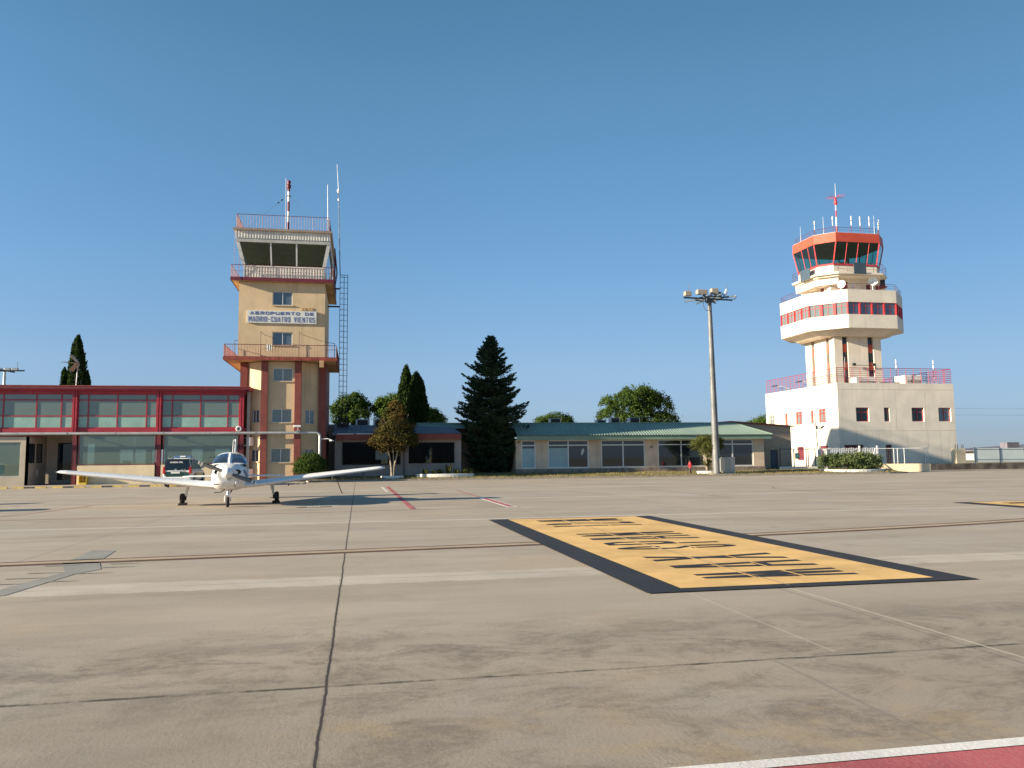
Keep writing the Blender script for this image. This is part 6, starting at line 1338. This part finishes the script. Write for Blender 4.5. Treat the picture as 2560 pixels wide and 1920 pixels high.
# ---------------------------------------------------------------- police four by four (rear towards camera, heading +Y)
def car():
    t=thing('police_car','white and green police four by four with roof light bar, parked by the terminal','car',(-10.62,50.9,0))
    x0,y0=-10.62,50.9; w=.83
    X=lambda a:x0+a; Yc=lambda b:y0+b
    # body section lofted along y (rear to front): (y, z_low, z_belt, half width)
    secs=[(0,.50,.98,.74),(.06,.42,1.02,.80),(.5,.36,1.03,.84),(2.0,.34,1.02,.85),(3.2,.36,1.0,.85),(3.9,.42,.96,.82),(4.4,.45,.86,.76),(4.55,.5,.75,.68)]
    rings=[]
    for y,zl,zb,hw in secs:
        pts=[(-hw*.92,zl),(hw*.92,zl),(hw,zl+.12),(hw,zb-.12),(hw*.955,zb),(-hw*.955,zb),(-hw,zb-.12),(-hw,zl+.12)]
        rings.append([(X(a),Yc(y),z) for a,z in pts])
    mb=MB(); mb.loft([r[::-1] for r in rings][::-1],smooth=False); body=mb.build('body',M['carwhite'],t)
    # greenhouse
    gs=[(.02,1.0,.775,1.0,.775),(.10,1.0,.78,1.40,.70),(.30,1.0,.79,1.66,.62),(1.0,1.0,.80,1.72,.62),(2.2,1.0,.80,1.70,.62),(2.75,1.0,.79,1.60,.62),(3.3,1.0,.78,1.18,.72),(3.45,1.0,.77,1.02,.76)]
    rings=[]
    for y,z0,h0,z1,h1 in gs:
        rings.append([(X(-h0),Yc(y),z0),(X(h0),Yc(y),z0),(X(h1),Yc(y),z1-.05),(X(h1-.07),Yc(y),z1+.0001),(X(-h1+.07),Yc(y),z1+.0001),(X(-h1),Yc(y),z1-.05)])
    mb=MB(); mb.loft([r[::-1] for r in rings][::-1],smooth=False); mb.build('cabin',M['carwhite'],t)
    # tailgate green with window above
    mb=MB(); mb.add([(X(-.60),Yc(-.012),.60),(X(.60),Yc(-.012),.60),(X(.72),Yc(-.012),.72),(X(.72),Yc(.01),1.08),(X(-.72),Yc(.01),1.08),(X(-.72),Yc(-.012),.72)],[(0,1,2,3,4,5)]); tg=mb.build('tailgate',M['cargreen'],t)
    mb=MB(); mb.add([(X(-.75),Yc(-.03),1.085),(X(.75),Yc(-.03),1.085),(X(.69),Yc(.062),1.39),(X(.61),Yc(.255),1.66),(X(-.61),Yc(.255),1.66),(X(-.69),Yc(.062),1.39)],[(0,1,2,5),(5,2,3,4)]); rw=mb.build('rear_window',G['car'],t)
    text('GUARDIA CIVIL',.74,.11,lambda a,b,c:(X(-.44+a),Yc(.058+c*.6),1.42+c*.85),M['white'],rw,bold=.02)
    MB().box(X(-.42),X(.18),Yc(-.03),Yc(-.014),.935,.975).build('handle_trim',M['white'],tg)
    pl=MB().box(X(-.34),X(.16),Yc(-.03),Yc(-.014),.80,.905).build('number_plate',M['white'],tg)
    mb=MB(); mb.lathe([(.055,-.02),(.05,-.026)],(X(-.08),Yc(0),1.045),14,'y'); mb.build('badge',M['steel'],tg)
    mb=MB()
    for a in (.6,-.6): mb.quad((X(.36-.11),Yc(-.016),.97-a*.16-.02),(X(.36+.11),Yc(-.016),.97+a*.16-.02),(X(.36+.11),Yc(-.016),.97+a*.16+.02),(X(.36-.11),Yc(-.016),.97-a*.16+.02))
    mb.build('crest',M['greyframe'],tg)
    MB().cbox(X(-.80),X(.80),Yc(-.10),Yc(.05),.40,.60,.05).build('rear_bumper',M['carwhite'],t)
    for s in (1,-1): MB().cbox(X(.655 if s>0 else -.815),X(.815 if s>0 else -.655),Yc(-.02),Yc(.14),.78,1.20,.03).build('tail_lamp',M['tail'],t)
    # side windows (right and left), pillars between
    for s in (1,-1):
        def sw(a,b,zt0,zt1):
            mb=MB(); hb,ht=.803,.632
            v=[(X(s*hb),Yc(a),1.06),(X(s*hb),Yc(b),1.06),(X(s*(ht+.01)),Yc(b-.12 if b<3 else b-.6),zt1),(X(s*(ht+.012)),Yc(a+.06),zt0)]
            mb.add(v,[(0,1,2,3) if s>0 else (3,2,1,0)]); mb.build('side_window',G['car'],t)
        sw(.35,1.05,1.60,1.62); sw(1.15,2.05,1.62,1.62); sw(2.12,3.2,1.62,1.60)
        for yw in (.92,3.72):
            wz=.37; w_=MB().lathe([(.2,-.11),(.35,-.11),(.37,-.08),(.37,.08),(.35,.11),(.2,.11)],(X(s*.75),Yc(yw),wz),26,'x'); wh=w_.build('wheel',M['rubber'],t)
            MB().lathe([(.04,0),(.22,-.02),(.23,.02),(.04,.03)],(X(s*.86),Yc(yw),wz),16,'x').build('rim',M['steel'],wh)
            mb=MB(); pts=[(X(s*.848),Yc(yw+.43*math.cos(a)),wz+.05+.40*math.sin(a)) for a in [PI*k/10 for k in range(11)]]; mb.add(pts,[tuple(range(11)) if s<0 else tuple(range(10,-1,-1))]); mb.build('wheel_arch',M['black'],t)
        m=MB(); m.cbox(X(s*.84) if s>0 else X(-1.03),X(1.03) if s>0 else X(-.84),Yc(2.75),Yc(2.9),1.08,1.26,.04); m.build('mirror',M['carwhite'],t)
        mb=MB(); mb.tube((X(s*.60),Yc(.35),1.74),(X(s*.60),Yc(2.4),1.75),.022,n=6)
        for q in (.4,1.4,2.35): mb.tube((X(s*.60),Yc(q),1.66),(X(s*.60),Yc(q),1.75),.02,n=5)
        mb.build('roof_rail',M['steel'],t)
        MB().box(X(s*.853)-.004,X(s*.853)+.004,Yc(1.1),Yc(3.2),.62,.82).build('side_stripe',M['cargreen'],t)
    MB().cbox(X(-.52),X(.52),Yc(1.45),Yc(1.75),1.76,1.86,.04).build('light_bar',M['blue'],t); MB().cbox(X(-.14),X(.16),Yc(1.44),Yc(1.46),1.78,1.855,.008).build('light_bar_lens',M['white'],t)
    MB().tube((X(.45),Yc(.6),1.70),(X(.45),Yc(.5),2.1),.008,n=4).build('aerial',M['black'],t)
    return t
car()
